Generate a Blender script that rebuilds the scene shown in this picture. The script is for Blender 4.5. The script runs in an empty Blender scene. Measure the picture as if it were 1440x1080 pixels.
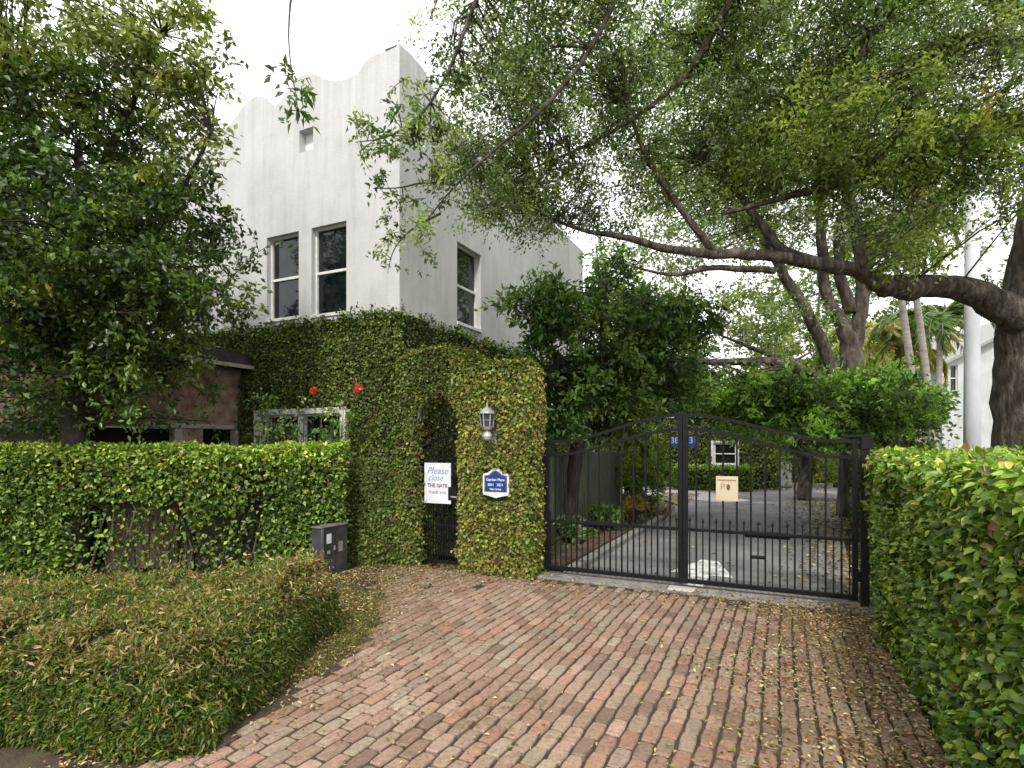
import bpy, math, random
import numpy as np
from math import radians, sin, cos, pi
from mathutils import Vector, Matrix

random.seed(7)
RNG = np.random.default_rng(11)
scene = bpy.context.scene
COL = scene.collection
F = 804.0                       # focal length of the photograph in its own pixels
EYE = 1.65

def P(px, py, D):               # a point of the place from its direction and distance
    return np.array([(px - 720) / F * D, D, EYE + (625 - py) / F * D])

G0 = np.array([0.385, 7.37]); U = np.array([0.901, -0.434]); V = np.array([0.434, 0.901])
TH = math.atan2(-0.434, 0.901)
def Lw(a, b, z=0.0):
    q = G0 + a * U + b * V
    return np.array([q[0], q[1], z])
def ab(x, y):
    d = np.array([x, y]) - G0
    return float(d @ U), float(d @ V)

# ------------------------------------------------------------------ materials
def new_mat(name):
    m = bpy.data.materials.new(name); m.use_nodes = True
    nt = m.node_tree; bs = nt.nodes['Principled BSDF']
    return m, nt, bs
def N(nt, t, **kw):
    n = nt.nodes.new(t)
    for k, v in kw.items(): setattr(n, k, v)
    return n
def ramp(nt, stops):
    r = N(nt, 'ShaderNodeValToRGB'); e = r.color_ramp.elements
    while len(e) < len(stops): e.new(0.5)
    for i, (p, c) in enumerate(stops):
        e[i].position = p; e[i].color = (c[0], c[1], c[2], 1)
    return r
def noise(nt, scale, detail=6, rough=0.6, vec=None, dist=0.0):
    n = N(nt, 'ShaderNodeTexNoise'); n.inputs['Scale'].default_value = scale
    n.inputs['Detail'].default_value = detail; n.inputs['Roughness'].default_value = rough
    n.inputs['Distortion'].default_value = dist
    if vec is not None: nt.links.new(vec, n.inputs['Vector'])
    return n
def coords(nt, scale=(1, 1, 1)):
    tc = N(nt, 'ShaderNodeTexCoord'); mp = N(nt, 'ShaderNodeMapping')
    mp.inputs['Scale'].default_value = scale
    nt.links.new(tc.outputs['Object'], mp.inputs['Vector'])
    return mp.outputs['Vector']
def add_bump(nt, bs, h, strength=0.3, dist=0.02):
    b = N(nt, 'ShaderNodeBump'); b.inputs['Strength'].default_value = strength
    b.inputs['Distance'].default_value = dist
    nt.links.new(h, b.inputs['Height']); nt.links.new(b.outputs['Normal'], bs.inputs['Normal'])
def mat_noise(name, stops, scale=4, rough=0.8, bump=0.3, bscale=40, vscale=(1, 1, 1), metal=0.0, dist=0.02, spec=0.3):
    m, nt, bs = new_mat(name); v = coords(nt, vscale)
    n = noise(nt, scale, vec=v); r = ramp(nt, stops)
    nt.links.new(n.outputs['Fac'], r.inputs['Fac']); nt.links.new(r.outputs['Color'], bs.inputs['Base Color'])
    bs.inputs['Roughness'].default_value = rough; bs.inputs['Metallic'].default_value = metal
    bs.inputs['Specular IOR Level'].default_value = spec
    if bump: add_bump(nt, bs, noise(nt, bscale, vec=v).outputs['Fac'], bump, dist)
    return m
def mat_leaf(name, trans=0.28, rough=0.45, spec=0.35, gain=1.0):
    m, nt, bs = new_mat(name)
    at = N(nt, 'ShaderNodeAttribute'); at.attribute_name = 'tint'
    v = coords(nt); n = noise(nt, 55, 2, 0.5, v)
    mx = N(nt, 'ShaderNodeMixRGB', blend_type='MULTIPLY'); mx.inputs[0].default_value = 1.0
    rp = ramp(nt, [(0.25, (0.8 * gain, 0.8 * gain, 0.8 * gain)), (0.75, (1.25 * gain, 1.25 * gain, 1.15 * gain))])
    nt.links.new(n.outputs['Fac'], rp.inputs['Fac'])
    nt.links.new(at.outputs['Color'], mx.inputs[1]); nt.links.new(rp.outputs['Color'], mx.inputs[2])
    nt.links.new(mx.outputs[0], bs.inputs['Base Color'])
    bs.inputs['Roughness'].default_value = rough; bs.inputs['Specular IOR Level'].default_value = spec
    tr = N(nt, 'ShaderNodeBsdfTranslucent')
    g = N(nt, 'ShaderNodeMixRGB', blend_type='MULTIPLY'); g.inputs[0].default_value = 1
    g.inputs[2].default_value = (1.32, 1.6, 0.8, 1)
    nt.links.new(mx.outputs[0], g.inputs[1]); nt.links.new(g.outputs[0], tr.inputs['Color'])
    ms = N(nt, 'ShaderNodeMixShader'); ms.inputs[0].default_value = trans
    nt.links.new(bs.outputs[0], ms.inputs[1]); nt.links.new(tr.outputs[0], ms.inputs[2])
    nt.links.new(ms.outputs[0], nt.nodes['Material Output'].inputs['Surface'])
    return m
def mat_attr(name, rough=0.85, bump=0.5, bscale=60, moss=True):
    m, nt, bs = new_mat(name)
    at = N(nt, 'ShaderNodeAttribute'); at.attribute_name = 'tint'
    v = coords(nt)
    n1 = noise(nt, 38, 8, 0.7, v); r1 = ramp(nt, [(0.25, (0.45, 0.45, 0.45)), (0.5, (1, 1, 1)), (0.8, (1.35, 1.35, 1.3))])
    nt.links.new(n1.outputs['Fac'], r1.inputs['Fac'])
    mx = N(nt, 'ShaderNodeMixRGB', blend_type='MULTIPLY'); mx.inputs[0].default_value = 1
    nt.links.new(at.outputs['Color'], mx.inputs[1]); nt.links.new(r1.outputs['Color'], mx.inputs[2])
    out = mx.outputs[0]
    if moss:
        n2 = noise(nt, 0.9, 7, 0.68, v, 0.4); r2 = ramp(nt, [(0.47, (0, 0, 0)), (0.63, (1, 1, 1))])
        nt.links.new(n2.outputs['Fac'], r2.inputs['Fac'])
        n3 = noise(nt, 17, 5, 0.8, v); r3 = ramp(nt, [(0.42, (0, 0, 0)), (0.62, (.85, .85, .85))])
        nt.links.new(n3.outputs['Fac'], r3.inputs['Fac'])
        mm = N(nt, 'ShaderNodeMath', operation='MULTIPLY')
        nt.links.new(r2.outputs['Color'], mm.inputs[0]); nt.links.new(r3.outputs['Color'], mm.inputs[1])
        m2 = N(nt, 'ShaderNodeMixRGB'); m2.inputs[2].default_value = (0.115, 0.095, 0.042, 1)
        nt.links.new(mm.outputs[0], m2.inputs[0]); nt.links.new(out, m2.inputs[1]); out = m2.outputs[0]
    nt.links.new(out, bs.inputs['Base Color'])
    bs.inputs['Roughness'].default_value = rough; bs.inputs['Specular IOR Level'].default_value = 0.2
    add_bump(nt, bs, noise(nt, bscale, vec=v).outputs['Fac'], bump, 0.006)
    return m
def mat_plain(name, c, rough=0.5, metal=0.0, spec=0.4, bump=0.05):
    return mat_noise(name, [(0.3, tuple(x * 0.82 for x in c)), (0.7, tuple(min(1, x * 1.12) for x in c))], 9, rough, bump, 70, metal=metal, spec=spec, dist=0.004)

def mat_stucco(name, base=(0.57, 0.57, 0.575)):
    m, nt, bs = new_mat(name); v = coords(nt)
    n = noise(nt, 1.1, 6, 0.65, v)
    vs = coords(nt, (3.2, 3.2, 0.35)); ns = noise(nt, 1.6, 7, 0.7, vs)
    r = ramp(nt, [(0.3, tuple(x * 0.82 for x in base)), (0.55, base), (0.8, tuple(min(.86, x * 1.07) for x in base))])
    nt.links.new(n.outputs['Fac'], r.inputs['Fac'])
    rs = ramp(nt, [(0.3, (0.72, 0.71, 0.68)), (0.52, (1, 1, 1))]); nt.links.new(ns.outputs['Fac'], rs.inputs['Fac'])
    mx = N(nt, 'ShaderNodeMixRGB', blend_type='MULTIPLY'); mx.inputs[0].default_value = 0.55
    nt.links.new(r.outputs['Color'], mx.inputs[1]); nt.links.new(rs.outputs['Color'], mx.inputs[2])
    sx = N(nt, 'ShaderNodeSeparateXYZ'); nt.links.new(v, sx.inputs[0])
    mr = N(nt, 'ShaderNodeMapRange'); mr.inputs[1].default_value = 5.6; mr.inputs[2].default_value = 7.6; nt.links.new(sx.outputs[2], mr.inputs[0])
    vt = coords(nt, (5, 5, 0.22)); nt_ = noise(nt, 1.8, 8, 0.75, vt); rt = ramp(nt, [(0.42, (0, 0, 0)), (0.66, (1, 1, 1))]); nt.links.new(nt_.outputs['Fac'], rt.inputs['Fac'])
    mm = N(nt, 'ShaderNodeMath', operation='MULTIPLY'); nt.links.new(mr.outputs[0], mm.inputs[0]); nt.links.new(rt.outputs['Color'], mm.inputs[1])
    m3 = N(nt, 'ShaderNodeMixRGB'); m3.inputs[2].default_value = (0.46, 0.455, 0.445, 1); nt.links.new(mm.outputs[0], m3.inputs[0]); nt.links.new(mx.outputs[0], m3.inputs[1])
    nt.links.new(m3.outputs[0], bs.inputs['Base Color'])
    bs.inputs['Roughness'].default_value = 0.9; bs.inputs['Specular IOR Level'].default_value = 0.15
    add_bump(nt, bs, noise(nt, 26, 8, 0.75, v).outputs['Fac'], 0.35, 0.02)
    return m

M = {}
M['stucco'] = mat_stucco('white_stucco')
M['far_stucco'] = mat_stucco('far_white_stucco', (0.52, 0.55, 0.55))
M['leaf'] = mat_leaf('leaf', 0.38, gain=1.35)
M['oak_leaf'] = mat_leaf('oak_leaf', 0.45, 0.5, 0.4, gain=2.1)
M['gloss_leaf'] = mat_leaf('glossy_leaf', 0.3, 0.36, 0.5, gain=1.7)
M['hedge_leaf'] = mat_leaf('hedge_leaf', 0.25, 0.38, 0.4, gain=1.6)
M['tree_leaf'] = mat_leaf('tree_leaf', 0.3, 0.38, 0.5, gain=1.55)
M['ivy_leaf'] = mat_leaf('ivy_leaf', 0.18, 0.5, 0.35, gain=1.35)
M['petal'] = mat_leaf('petal', 0.3, 0.6, 0.1)
M['dry_leaf'] = mat_leaf('dry_leaf', 0.1, 0.8, 0.1)
M['brick'] = mat_attr('worn_brick', 0.85, 0.6, 90)
M['bark'] = mat_noise('bark', [(0.3, (0.035, 0.028, 0.022)), (0.5, (0.10, 0.082, 0.066)), (0.72, (0.22, 0.19, 0.165))], 9, 0.9, 1.0, 24, (1, 1, 0.35), dist=0.05)
M['bark_oak'] = mat_noise('oak_bark', [(0.3, (0.022, 0.018, 0.013)), (0.5, (0.085, 0.068, 0.05)), (0.72, (0.22, 0.19, 0.155))], 14, 0.95, 1.0, 30, (1, 1, 0.3), dist=0.07)
M['bark_dark'] = mat_noise('dark_bark', [(0.3, (0.02, 0.016, 0.013)), (0.7, (0.075, 0.06, 0.05))], 9, 0.9, 1.0, 24, (1, 1, 0.35), dist=0.04)
M['palm_bark'] = mat_noise('palm_bark', [(0.3, (0.22, 0.19, 0.16)), (0.7, (0.46, 0.42, 0.38))], 5, 0.9, 0.8, 14, (1, 1, 4), dist=0.03)
M['mat'] = mat_noise('ivy_shade_backing', [(0.35, (0.018, 0.022, 0.009)), (0.65, (0.055, 0.055, 0.022))], 12, 0.95, 1.0, 40, dist=0.03)  # dark backing colour for the shade between ivy leaves
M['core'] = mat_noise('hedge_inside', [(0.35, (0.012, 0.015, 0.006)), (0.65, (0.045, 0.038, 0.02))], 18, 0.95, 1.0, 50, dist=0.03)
M['iron'] = mat_noise('black_iron', [(0.35, (0.004, 0.004, 0.005)), (0.7, (0.012, 0.011, 0.011))], 20, 0.5, 0.15, 90, dist=0.003, spec=0.22)
M['soil'] = mat_noise('soil', [(0.3, (0.045, 0.032, 0.02)), (0.5, (0.10, 0.075, 0.045)), (0.68, (0.085, 0.09, 0.03)), (0.8, (0.16, 0.12, 0.075))], 3.0, 0.95, 1.0, 45, dist=0.03)
M['joint'] = mat_noise('brick_bedding', [(0.3, (0.035, 0.025, 0.018)), (0.55, (0.07, 0.052, 0.034)), (0.72, (0.08, 0.08, 0.03))], 6, 0.95, 1.0, 60, dist=0.01)
M['asphalt'] = mat_noise('asphalt', [(0.3, (0.13, 0.125, 0.125)), (0.52, (0.20, 0.19, 0.19)), (0.75, (0.29, 0.275, 0.27))], 0.8, 0.9, 0.5, 160, dist=0.008)
M['pale_pad_lit_drive'] = mat_noise('pale_pad_lit_drive', [(0.3, (0.36, 0.34, 0.34)), (0.7, (0.52, 0.50, 0.49))], 1.5, 0.9, 0.3, 120, dist=0.006)
M['concrete'] = mat_noise('concrete', [(0.3, (0.15, 0.14, 0.13)), (0.7, (0.31, 0.29, 0.27))], 5, 0.9, 0.5, 80, dist=0.008)
M['old_concrete'] = mat_noise('weathered_concrete', [(0.3, (0.06, 0.06, 0.055)), (0.7, (0.2, 0.2, 0.19))], 4, 0.9, 0.5, 60, dist=0.01)
M['paint'] = mat_noise('road_paint', [(0.36, (0.3, 0.29, 0.28)), (0.5, (0.72, 0.72, 0.7)), (0.8, (0.8, 0.8, 0.79))], 6, 0.8, 0.3, 100, dist=0.004)
M['frame_white'] = mat_plain('white_frame', (0.74, 0.74, 0.72), 0.45)
M['pole_white'] = mat_noise('white_pole_paint', [(0.35, (0.42, 0.44, 0.47)), (0.7, (0.62, 0.63, 0.66))], 2.5, 0.6, 0.2, 40, (1, 1, 0.3))
M['grey_box'] = mat_noise('grey_cabinet', [(0.35, (0.028, 0.028, 0.032)), (0.7, (0.075, 0.075, 0.08))], 5, 0.6, 0.2, 60, dist=0.004)
M['grey_light'] = mat_plain('light_grey_metal', (0.34, 0.34, 0.33), 0.5)
M['pewter'] = mat_noise('pewter', [(0.35, (0.25, 0.25, 0.26)), (0.7, (0.52, 0.51, 0.50))], 12, 0.42, 0.1, 80, metal=0.35, dist=0.003)
M['blue'] = mat_plain('enamel_blue', (0.012, 0.035, 0.20), 0.45)
M['blue_dim'] = mat_plain('dull_blue', (0.008, 0.022, 0.10), 0.6)
M['letter_dim'] = mat_plain('dull_lettering', (0.22, 0.27, 0.42), 0.6)
M['blue_edge'] = mat_plain('blue_grey', (0.07, 0.09, 0.12), 0.4)
M['blue_ink'] = mat_plain('pale_blue_ink', (0.25, 0.34, 0.55), 0.6)
M['dark_ink'] = mat_plain('violet_ink', (0.20, 0.15, 0.24), 0.6)
M['grey_ink'] = mat_plain('grey_ink', (0.30, 0.30, 0.40), 0.6)
M['lettering'] = mat_plain('pale_lettering', (0.55, 0.62, 0.9), 0.5)
M['cream'] = mat_plain('cream_board', (0.56, 0.48, 0.34), 0.6)
M['tan_ink'] = mat_plain('tan_ink', (0.34, 0.22, 0.12), 0.6)
M['olive_ink'] = mat_plain('olive_ink', (0.13, 0.10, 0.02), 0.6)
M['paper'] = mat_plain('white_board', (0.70, 0.72, 0.76), 0.5)
M['plaque_white'] = mat_plain('plaque_white', (0.66, 0.68, 0.62), 0.45)
M['teal'] = mat_plain('teal_cloth', (0.03, 0.17, 0.19), 0.7)
M['plank'] = mat_noise('grey_plank', [(0.3, (0.05, 0.06, 0.04)), (0.7, (0.19, 0.21, 0.145))], 5, 0.9, 0.5, 20, (6, 6, 0.5), dist=0.01)
M['brown_wood'] = mat_noise('brown_wood', [(0.3, (0.035, 0.022, 0.015)), (0.7, (0.12, 0.075, 0.05))], 5, 0.8, 0.5, 20, (6, 6, 0.6), dist=0.01)
M['shingle'] = mat_noise('dark_shingle', [(0.3, (0.018, 0.016, 0.02)), (0.7, (0.06, 0.052, 0.055))], 6, 0.85, 0.6, 30)
M['brown_stucco'] = mat_noise('brown_stucco', [(0.3, (0.13, 0.08, 0.06)), (0.5, (0.27, 0.18, 0.13)), (0.75, (0.40, 0.31, 0.25))], 7, 0.9, 0.8, 40)
M['beam'] = mat_plain('pale_beam', (0.36, 0.32, 0.27), 0.8)
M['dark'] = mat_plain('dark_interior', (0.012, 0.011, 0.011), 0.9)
M['roof_grey'] = mat_plain('roof_grey', (0.3, 0.3, 0.3), 0.8)
M['red_brick'] = mat_noise('red_edging', [(0.3, (0.05, 0.034, 0.025)), (0.7, (0.15, 0.095, 0.065))], 8, 0.9, 0.8, 40)
def mat_glass():
    m, nt, bs = new_mat('window_glass')
    v = coords(nt); n = noise(nt, 3.5, 3, 0.6, v); r = ramp(nt, [(0.4, (0.004, 0.005, 0.008)), (0.7, (0.02, 0.025, 0.022))])
    nt.links.new(n.outputs['Fac'], r.inputs['Fac']); nt.links.new(r.outputs['Color'], bs.inputs['Base Color'])
    bs.inputs['Roughness'].default_value = 0.04; bs.inputs['Specular IOR Level'].default_value = 0.5
    add_bump(nt, bs, noise(nt, 2.5, 2, 0.5, v).outputs['Fac'], 0.08, 0.02)
    return m
M['glass'] = mat_glass()
M['lamp_glass'] = mat_plain('smoked_glass', (0.05, 0.055, 0.07), 0.1)

# ------------------------------------------------------------------ mesh helper
class MB:
    def __init__(s): s.v = []; s.f = []; s.c = []
    def addv(s, pts): i = len(s.v); s.v.extend([tuple(map(float, p)) for p in pts]); return i
    def poly(s, pts):
        i = s.addv(pts); s.f.append(tuple(range(i, i + len(pts)))); return s
    def hexa(s, p):             # 8 corners, bottom four then top four
        i = s.addv(p)
        for q in ((0, 3, 2, 1), (4, 5, 6, 7), (0, 1, 5, 4), (1, 2, 6, 5), (2, 3, 7, 6), (3, 0, 4, 7)):
            s.f.append(tuple(i + k for k in q))
        return s
    def box(s, a0, a1, b0, b1, z0, z1, bev=0.0):    # in the gate's frame
        if bev <= 0:
            return s.hexa([Lw(a0, b0, z0), Lw(a1, b0, z0), Lw(a1, b1, z0), Lw(a0, b1, z0),
                           Lw(a0, b0, z1), Lw(a1, b0, z1), Lw(a1, b1, z1), Lw(a0, b1, z1)])
        e = bev; i = len(s.v); pts = []
        for z, ins in ((z0, e), (z0 + e, 0), (z1 - e, 0), (z1, e)):
            for (a, b) in ((a0 + ins, b0 + ins), (a1 - ins, b0 + ins), (a1 - ins, b1 - ins), (a0 + ins, b1 - ins)):
                pts.append(Lw(a, b, z))
        s.addv(pts); s.f.append((i + 3, i + 2, i + 1, i)); s.f.append((i + 12, i + 13, i + 14, i + 15))
        for r in range(3):
            for k in range(4):
                s.f.append((i + r * 4 + k, i + r * 4 + (k + 1) % 4, i + r * 4 + 4 + (k + 1) % 4, i + r * 4 + 4 + k))
        return s
    def wbox(s, x0, x1, y0, y1, z0, z1):
        return s.hexa([(x0, y0, z0), (x1, y0, z0), (x1, y1, z0), (x0, y1, z0), (x0, y0, z1), (x1, y0, z1), (x1, y1, z1), (x0, y1, z1)])
    def tube(s, pts, rad, n=8, cap=True, wob=0.0):
        pts = [np.array(p, float) for p in pts]
        if not hasattr(rad, '__len__'): rad = [rad] * len(pts)
        i0 = len(s.v); prev = None
        for k, p in enumerate(pts):
            if k == 0: t = pts[1] - pts[0]
            elif k == len(pts) - 1: t = pts[-1] - pts[-2]
            else: t = pts[k + 1] - pts[k - 1]
            t = t / (np.linalg.norm(t) + 1e-9)
            if prev is None:
                ref = np.array([0, 0, 1.0]) if abs(t[2]) < 0.9 else np.array([1.0, 0, 0])
                x = np.cross(ref, t)
            else: x = prev - t * (prev @ t)
            x /= np.linalg.norm(x) + 1e-9; y = np.cross(t, x); prev = x
            for j in range(n):
                an = 2 * pi * j / n
                r = rad[k] * (1 + (random.uniform(-wob, wob) if wob else 0))
                s.v.append(tuple(p + r * (cos(an) * x + sin(an) * y)))
        for k in range(len(pts) - 1):
            for j in range(n):
                a = i0 + k * n + j; b = i0 + k * n + (j + 1) % n
                s.f.append((a, b, b + n, a + n))
        if cap:
            s.f.append(tuple(i0 + j for j in reversed(range(n))))
            e = i0 + (len(pts) - 1) * n; s.f.append(tuple(e + j for j in range(n)))
        return s
    def lathe(s, c, prof, n=16):
        i0 = len(s.v)
        for (r, z) in prof:
            for j in range(n):
                an = 2 * pi * j / n
                s.v.append((c[0] + r * cos(an), c[1] + r * sin(an), c[2] + z))
        for k in range(len(prof) - 1):
            for j in range(n):
                a = i0 + k * n + j; b = i0 + k * n + (j + 1) % n
                s.f.append((a, b, b + n, a + n))
        s.f.append(tuple(i0 + j for j in reversed(range(n))))
        e = i0 + (len(prof) - 1) * n; s.f.append(tuple(e + j for j in range(n)))
        return s
    def prism(s, poly_az, b0, b1):      # outline in (a, z), extruded along b
        n = len(poly_az); i = s.addv([Lw(a, b0, z) for a, z in poly_az] + [Lw(a, b1, z) for a, z in poly_az])
        s.f.append(tuple(i + k for k in range(n))); s.f.append(tuple(i + n + k for k in reversed(range(n))))
        for k in range(n):
            k2 = (k + 1) % n; s.f.append((i + k, i + n + k, i + n + k2, i + k2))
        return s

def finish(name, me, mat, parent, base=None, rot=0.0):
    me.materials.append(mat); o = bpy.data.objects.new(name, me); COL.objects.link(o)
    if parent is not None: o.parent = parent
    elif base is not None: o.location = base; o.rotation_euler = (0, 0, rot)
    return o
def to_local(arr, parent, base, rot):
    arr = np.asarray(arr, float).reshape(-1, 3)
    r = parent
    if r is not None:
        while r is not None and r.type != 'EMPTY' and r.parent is not None: r = r.parent
        loc = np.array(r.location); rz = r.rotation_euler.z
    else: loc = np.array(base if base is not None else (0, 0, 0), float); rz = rot
    a = arr - loc; c, s_ = cos(-rz), sin(-rz)
    return np.stack([a[:, 0] * c - a[:, 1] * s_, a[:, 0] * s_ + a[:, 1] * c, a[:, 2]], 1)
def obj(name, mb, mat, parent=None, base=None, rot=0.0, smooth=False, tint=None):
    if parent is None and base is None:
        A = np.array(mb.v); base = (float(A[:, 0].mean()), float(A[:, 1].mean()), float(A[:, 2].min()))
    vv = to_local(mb.v, parent, base, rot)
    me = bpy.data.meshes.new(name); me.from_pydata(vv.tolist(), [], mb.f); me.update()
    if smooth: me.polygons.foreach_set('use_smooth', [True] * len(me.polygons))
    if tint is not None:
        at = me.color_attributes.new('tint', 'FLOAT_COLOR', 'POINT'); at.data.foreach_set('color', np.asarray(tint, np.float32).ravel())
    return finish(name, me, mat, parent, base, rot)
def tag(o, label=None, cat=None, group=None, kind=None):
    if label: o['label'] = label
    if cat: o['category'] = cat
    if group: o['group'] = group
    if kind: o['kind'] = kind
    return o
def thing(name, label, cat, loc, rot=TH, group=None):
    o = bpy.data.objects.new(name, None); COL.objects.link(o); o.location = tuple(map(float, loc)); o.rotation_euler = (0, 0, rot)
    o.empty_display_size = 0.2
    return tag(o, label, cat, group)

# ------------------------------------------------------------------ leaves
SH = {
 'r': (np.array([[0, 0, 0], [.42, -.5, .12], [1, 0, -.05], [.42, .5, .12]]), [(0, 1, 2), (0, 2, 3)]),
 'o': (np.array([[0, 0, 0], [.22, -.40, .08], [.55, -.46, .09], [.85, -.2, -.02], [1.02, 0, -.14], [.85, .2, -.02], [.55, .46, .09], [.22, .40, .08], [.25, 0, -.01], [.6, 0, -.02]]),
       [(0, 1, 8), (1, 2, 9, 8), (2, 3, 9), (3, 4, 9), (4, 5, 9), (5, 6, 9), (6, 7, 8, 9), (7, 0, 8)]),
 'n': (np.array([[0, 0, 0], [.35, -.5, .1], [1, 0, -.12], [.35, .5, .1]]), [(0, 1, 2), (0, 2, 3)]),
}
def unit(a): return a / (np.linalg.norm(a, axis=-1, keepdims=True) + 1e-9)
def leaf_data(pos, tan, nor, L, W, col, shape):
    T, Fc = SH[shape]; n = len(pos); k = len(T)
    tan = unit(tan); side = unit(np.cross(nor, tan)); nn = np.cross(tan, side)
    L = np.broadcast_to(L, (n,))[:, None, None]; W = np.broadcast_to(W, (n,))[:, None, None]
    v = pos[:, None, :] + tan[:, None, :] * T[None, :, 0:1] * L + side[:, None, :] * T[None, :, 1:2] * W + nn[:, None, :] * T[None, :, 2:3] * L
    c = np.repeat(col[:, None, :], k, 1)
    return v.reshape(-1, 3), np.concatenate([c.reshape(-1, 3), np.ones((n * k, 1))], 1), Fc, k, n
def leaf_obj(name, parts, mat, parent=None, base=None, rot=0.0):
    VS, CS, LV, LT, off = [], [], [], [], 0
    for (v, c, Fc, k, n) in parts:
        VS.append(v); CS.append(c)
        flat = np.concatenate([np.array(f) for f in Fc]); tot = np.array([len(f) for f in Fc])
        LV.append((flat[None, :] + (np.arange(n) * k)[:, None]).ravel() + off); LT.append(np.tile(tot, n)); off += n * k
    v = np.concatenate(VS); c = np.concatenate(CS); lv = np.concatenate(LV).astype(np.int32); lt = np.concatenate(LT).astype(np.int32)
    if parent is None and base is None: base = (float(v[:, 0].mean()), float(v[:, 1].mean()), max(0.0, float(v[:, 2].min())))
    v = to_local(v, parent, base, rot)
    me = bpy.data.meshes.new(name); me.vertices.add(len(v)); me.vertices.foreach_set('co', v.astype(np.float32).ravel())
    me.loops.add(len(lv)); me.loops.foreach_set('vertex_index', lv)
    me.polygons.add(len(lt)); ls = np.concatenate([[0], np.cumsum(lt)[:-1]]).astype(np.int32)
    me.polygons.foreach_set('loop_start', ls)
    me.update(calc_edges=True)
    at = me.color_attributes.new('tint', 'FLOAT_COLOR', 'POINT'); at.data.foreach_set('color', c.astype(np.float32).ravel())
    return finish(name, me, mat, parent, base, rot)
_sd = np.random.default_rng(5)
_W = [(_sd.normal(size=(6, 3)), _sd.uniform(0, 6.28, 6)) for _ in range(8)]
def sn(p, sc=1.0, k=0):         # smooth pseudo noise, about -1..1
    w, ph = _W[k]
    return np.sin(p @ w.T * sc + ph).mean(-1) * 1.6
def palette(n, cols, wts=None, var=0.18, key=None):
    cols = np.array(cols, float); wts = np.array(wts if wts is not None else np.ones(len(cols)), float); wts /= wts.sum()
    i = RNG.choice(len(cols), n, p=wts) if key is None else np.clip((np.cumsum(wts)[None, :] < (key[:, None])).sum(1), 0, len(cols) - 1)
    return cols[i] * (1 + RNG.normal(0, var, (n, 1))).clip(0.4, 1.8) * (1 + RNG.normal(0, var * 0.25, (n, 3)))

def rand_unit(n): return unit(RNG.normal(size=(n, 3)))
def ell_points(c, r, n, shell=0.0):
    d = rand_unit(n); q = RNG.uniform(shell ** 3, 1, n) ** (1 / 3)
    return np.array(c) + d * q[:, None] * np.array(r)
def clumps(centers, per, twig, L, W, cols, wts=None, shape='r', droop=0.15, ntw=4, up=0.5, var=0.22, light=None, flat=0.7):
    """Foliage sprays: a few twigs from each centre with leaves set along them. Returns leaf data and twig lines."""
    m = len(centers); tw = unit(RNG.normal(size=(m, ntw, 3)) * np.array([1, 1, flat]) + np.array([0, 0, -droop]))
    ln = twig * RNG.uniform(0.5, 1.25, (m, ntw, 1))
    ci = np.repeat(np.arange(m), per); ti = RNG.integers(0, ntw, m * per)
    t = RNG.uniform(0.1, 1.0, m * per) ** 0.8
    d = tw[ci, ti]; l = ln[ci, ti]
    pos = centers[ci] + d * l * t[:, None] + RNG.normal(0, twig * 0.13, (m * per, 3)); pos[:, 2] -= (t ** 2) * twig * droop
    tan = unit(d * 0.6 + rand_unit(m * per) * 0.9 + np.array([0, 0, -droop]))
    nor = unit(rand_unit(m * per) * 0.8 + np.array([0, 0, up])); nor = unit(nor - tan * (nor * tan).sum(1, keepdims=True))
    cc = palette(m, cols, wts, 0.16)[ci] * (1 + RNG.normal(0, var, (m * per, 1))).clip(0.35, 2)
    if light is not None: cc = cc * light(pos)[:, None]
    lines = [(centers[i], centers[i] + tw[i, j] * ln[i, j]) for i in range(m) for j in range(min(2, ntw))]
    s = RNG.uniform(0.7, 1.25, m * per)
    return leaf_data(pos, tan, nor, L * s, W * s, cc.clip(0.002, 0.9), shape), lines
def twig_mb(mb, lines, r=0.005):
    for a, b in lines:
        a = np.array(a); b = np.array(b); md = (a + b) / 2 + np.array([random.gauss(0, .02), random.gauss(0, .02), .02])
        mb.tube([a, md, b], [r, r * .8, r * .4], 3, cap=False)
def skeleton(branches, step=0.12):
    pts = []; rr = []
    for pl, rad in branches:
        for k in range(len(pl) - 1):
            d = np.linalg.norm(pl[k + 1] - pl[k]); n = max(1, int(d / step))
            for j in range(n):
                f = j / n; pts.append(pl[k] * (1 - f) + pl[k + 1] * f); rr.append(rad[k] * (1 - f) + rad[k + 1] * f)
    return np.array(pts), np.array(rr)
def smooth_line(pl, rad, it=2, jit=0.0):
    pl = [np.array(p, float) for p in pl]; rad = list(rad)
    for _ in range(it):
        np_, nr = [pl[0]], [rad[0]]
        for k in range(len(pl) - 1):
            np_ += [pl[k] * .75 + pl[k + 1] * .25, pl[k] * .25 + pl[k + 1] * .75]
            nr += [rad[k] * .75 + rad[k + 1] * .25, rad[k] * .25 + rad[k + 1] * .75]
        np_.append(pl[-1]); nr.append(rad[-1]); pl, rad = np_, nr
    if jit:
        for k in range(1, len(pl) - 1): pl[k] = pl[k] + np.array([random.gauss(0, jit) for _ in range(3)]) * min(1, rad[k] * 10)
    return pl, rad
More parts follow.
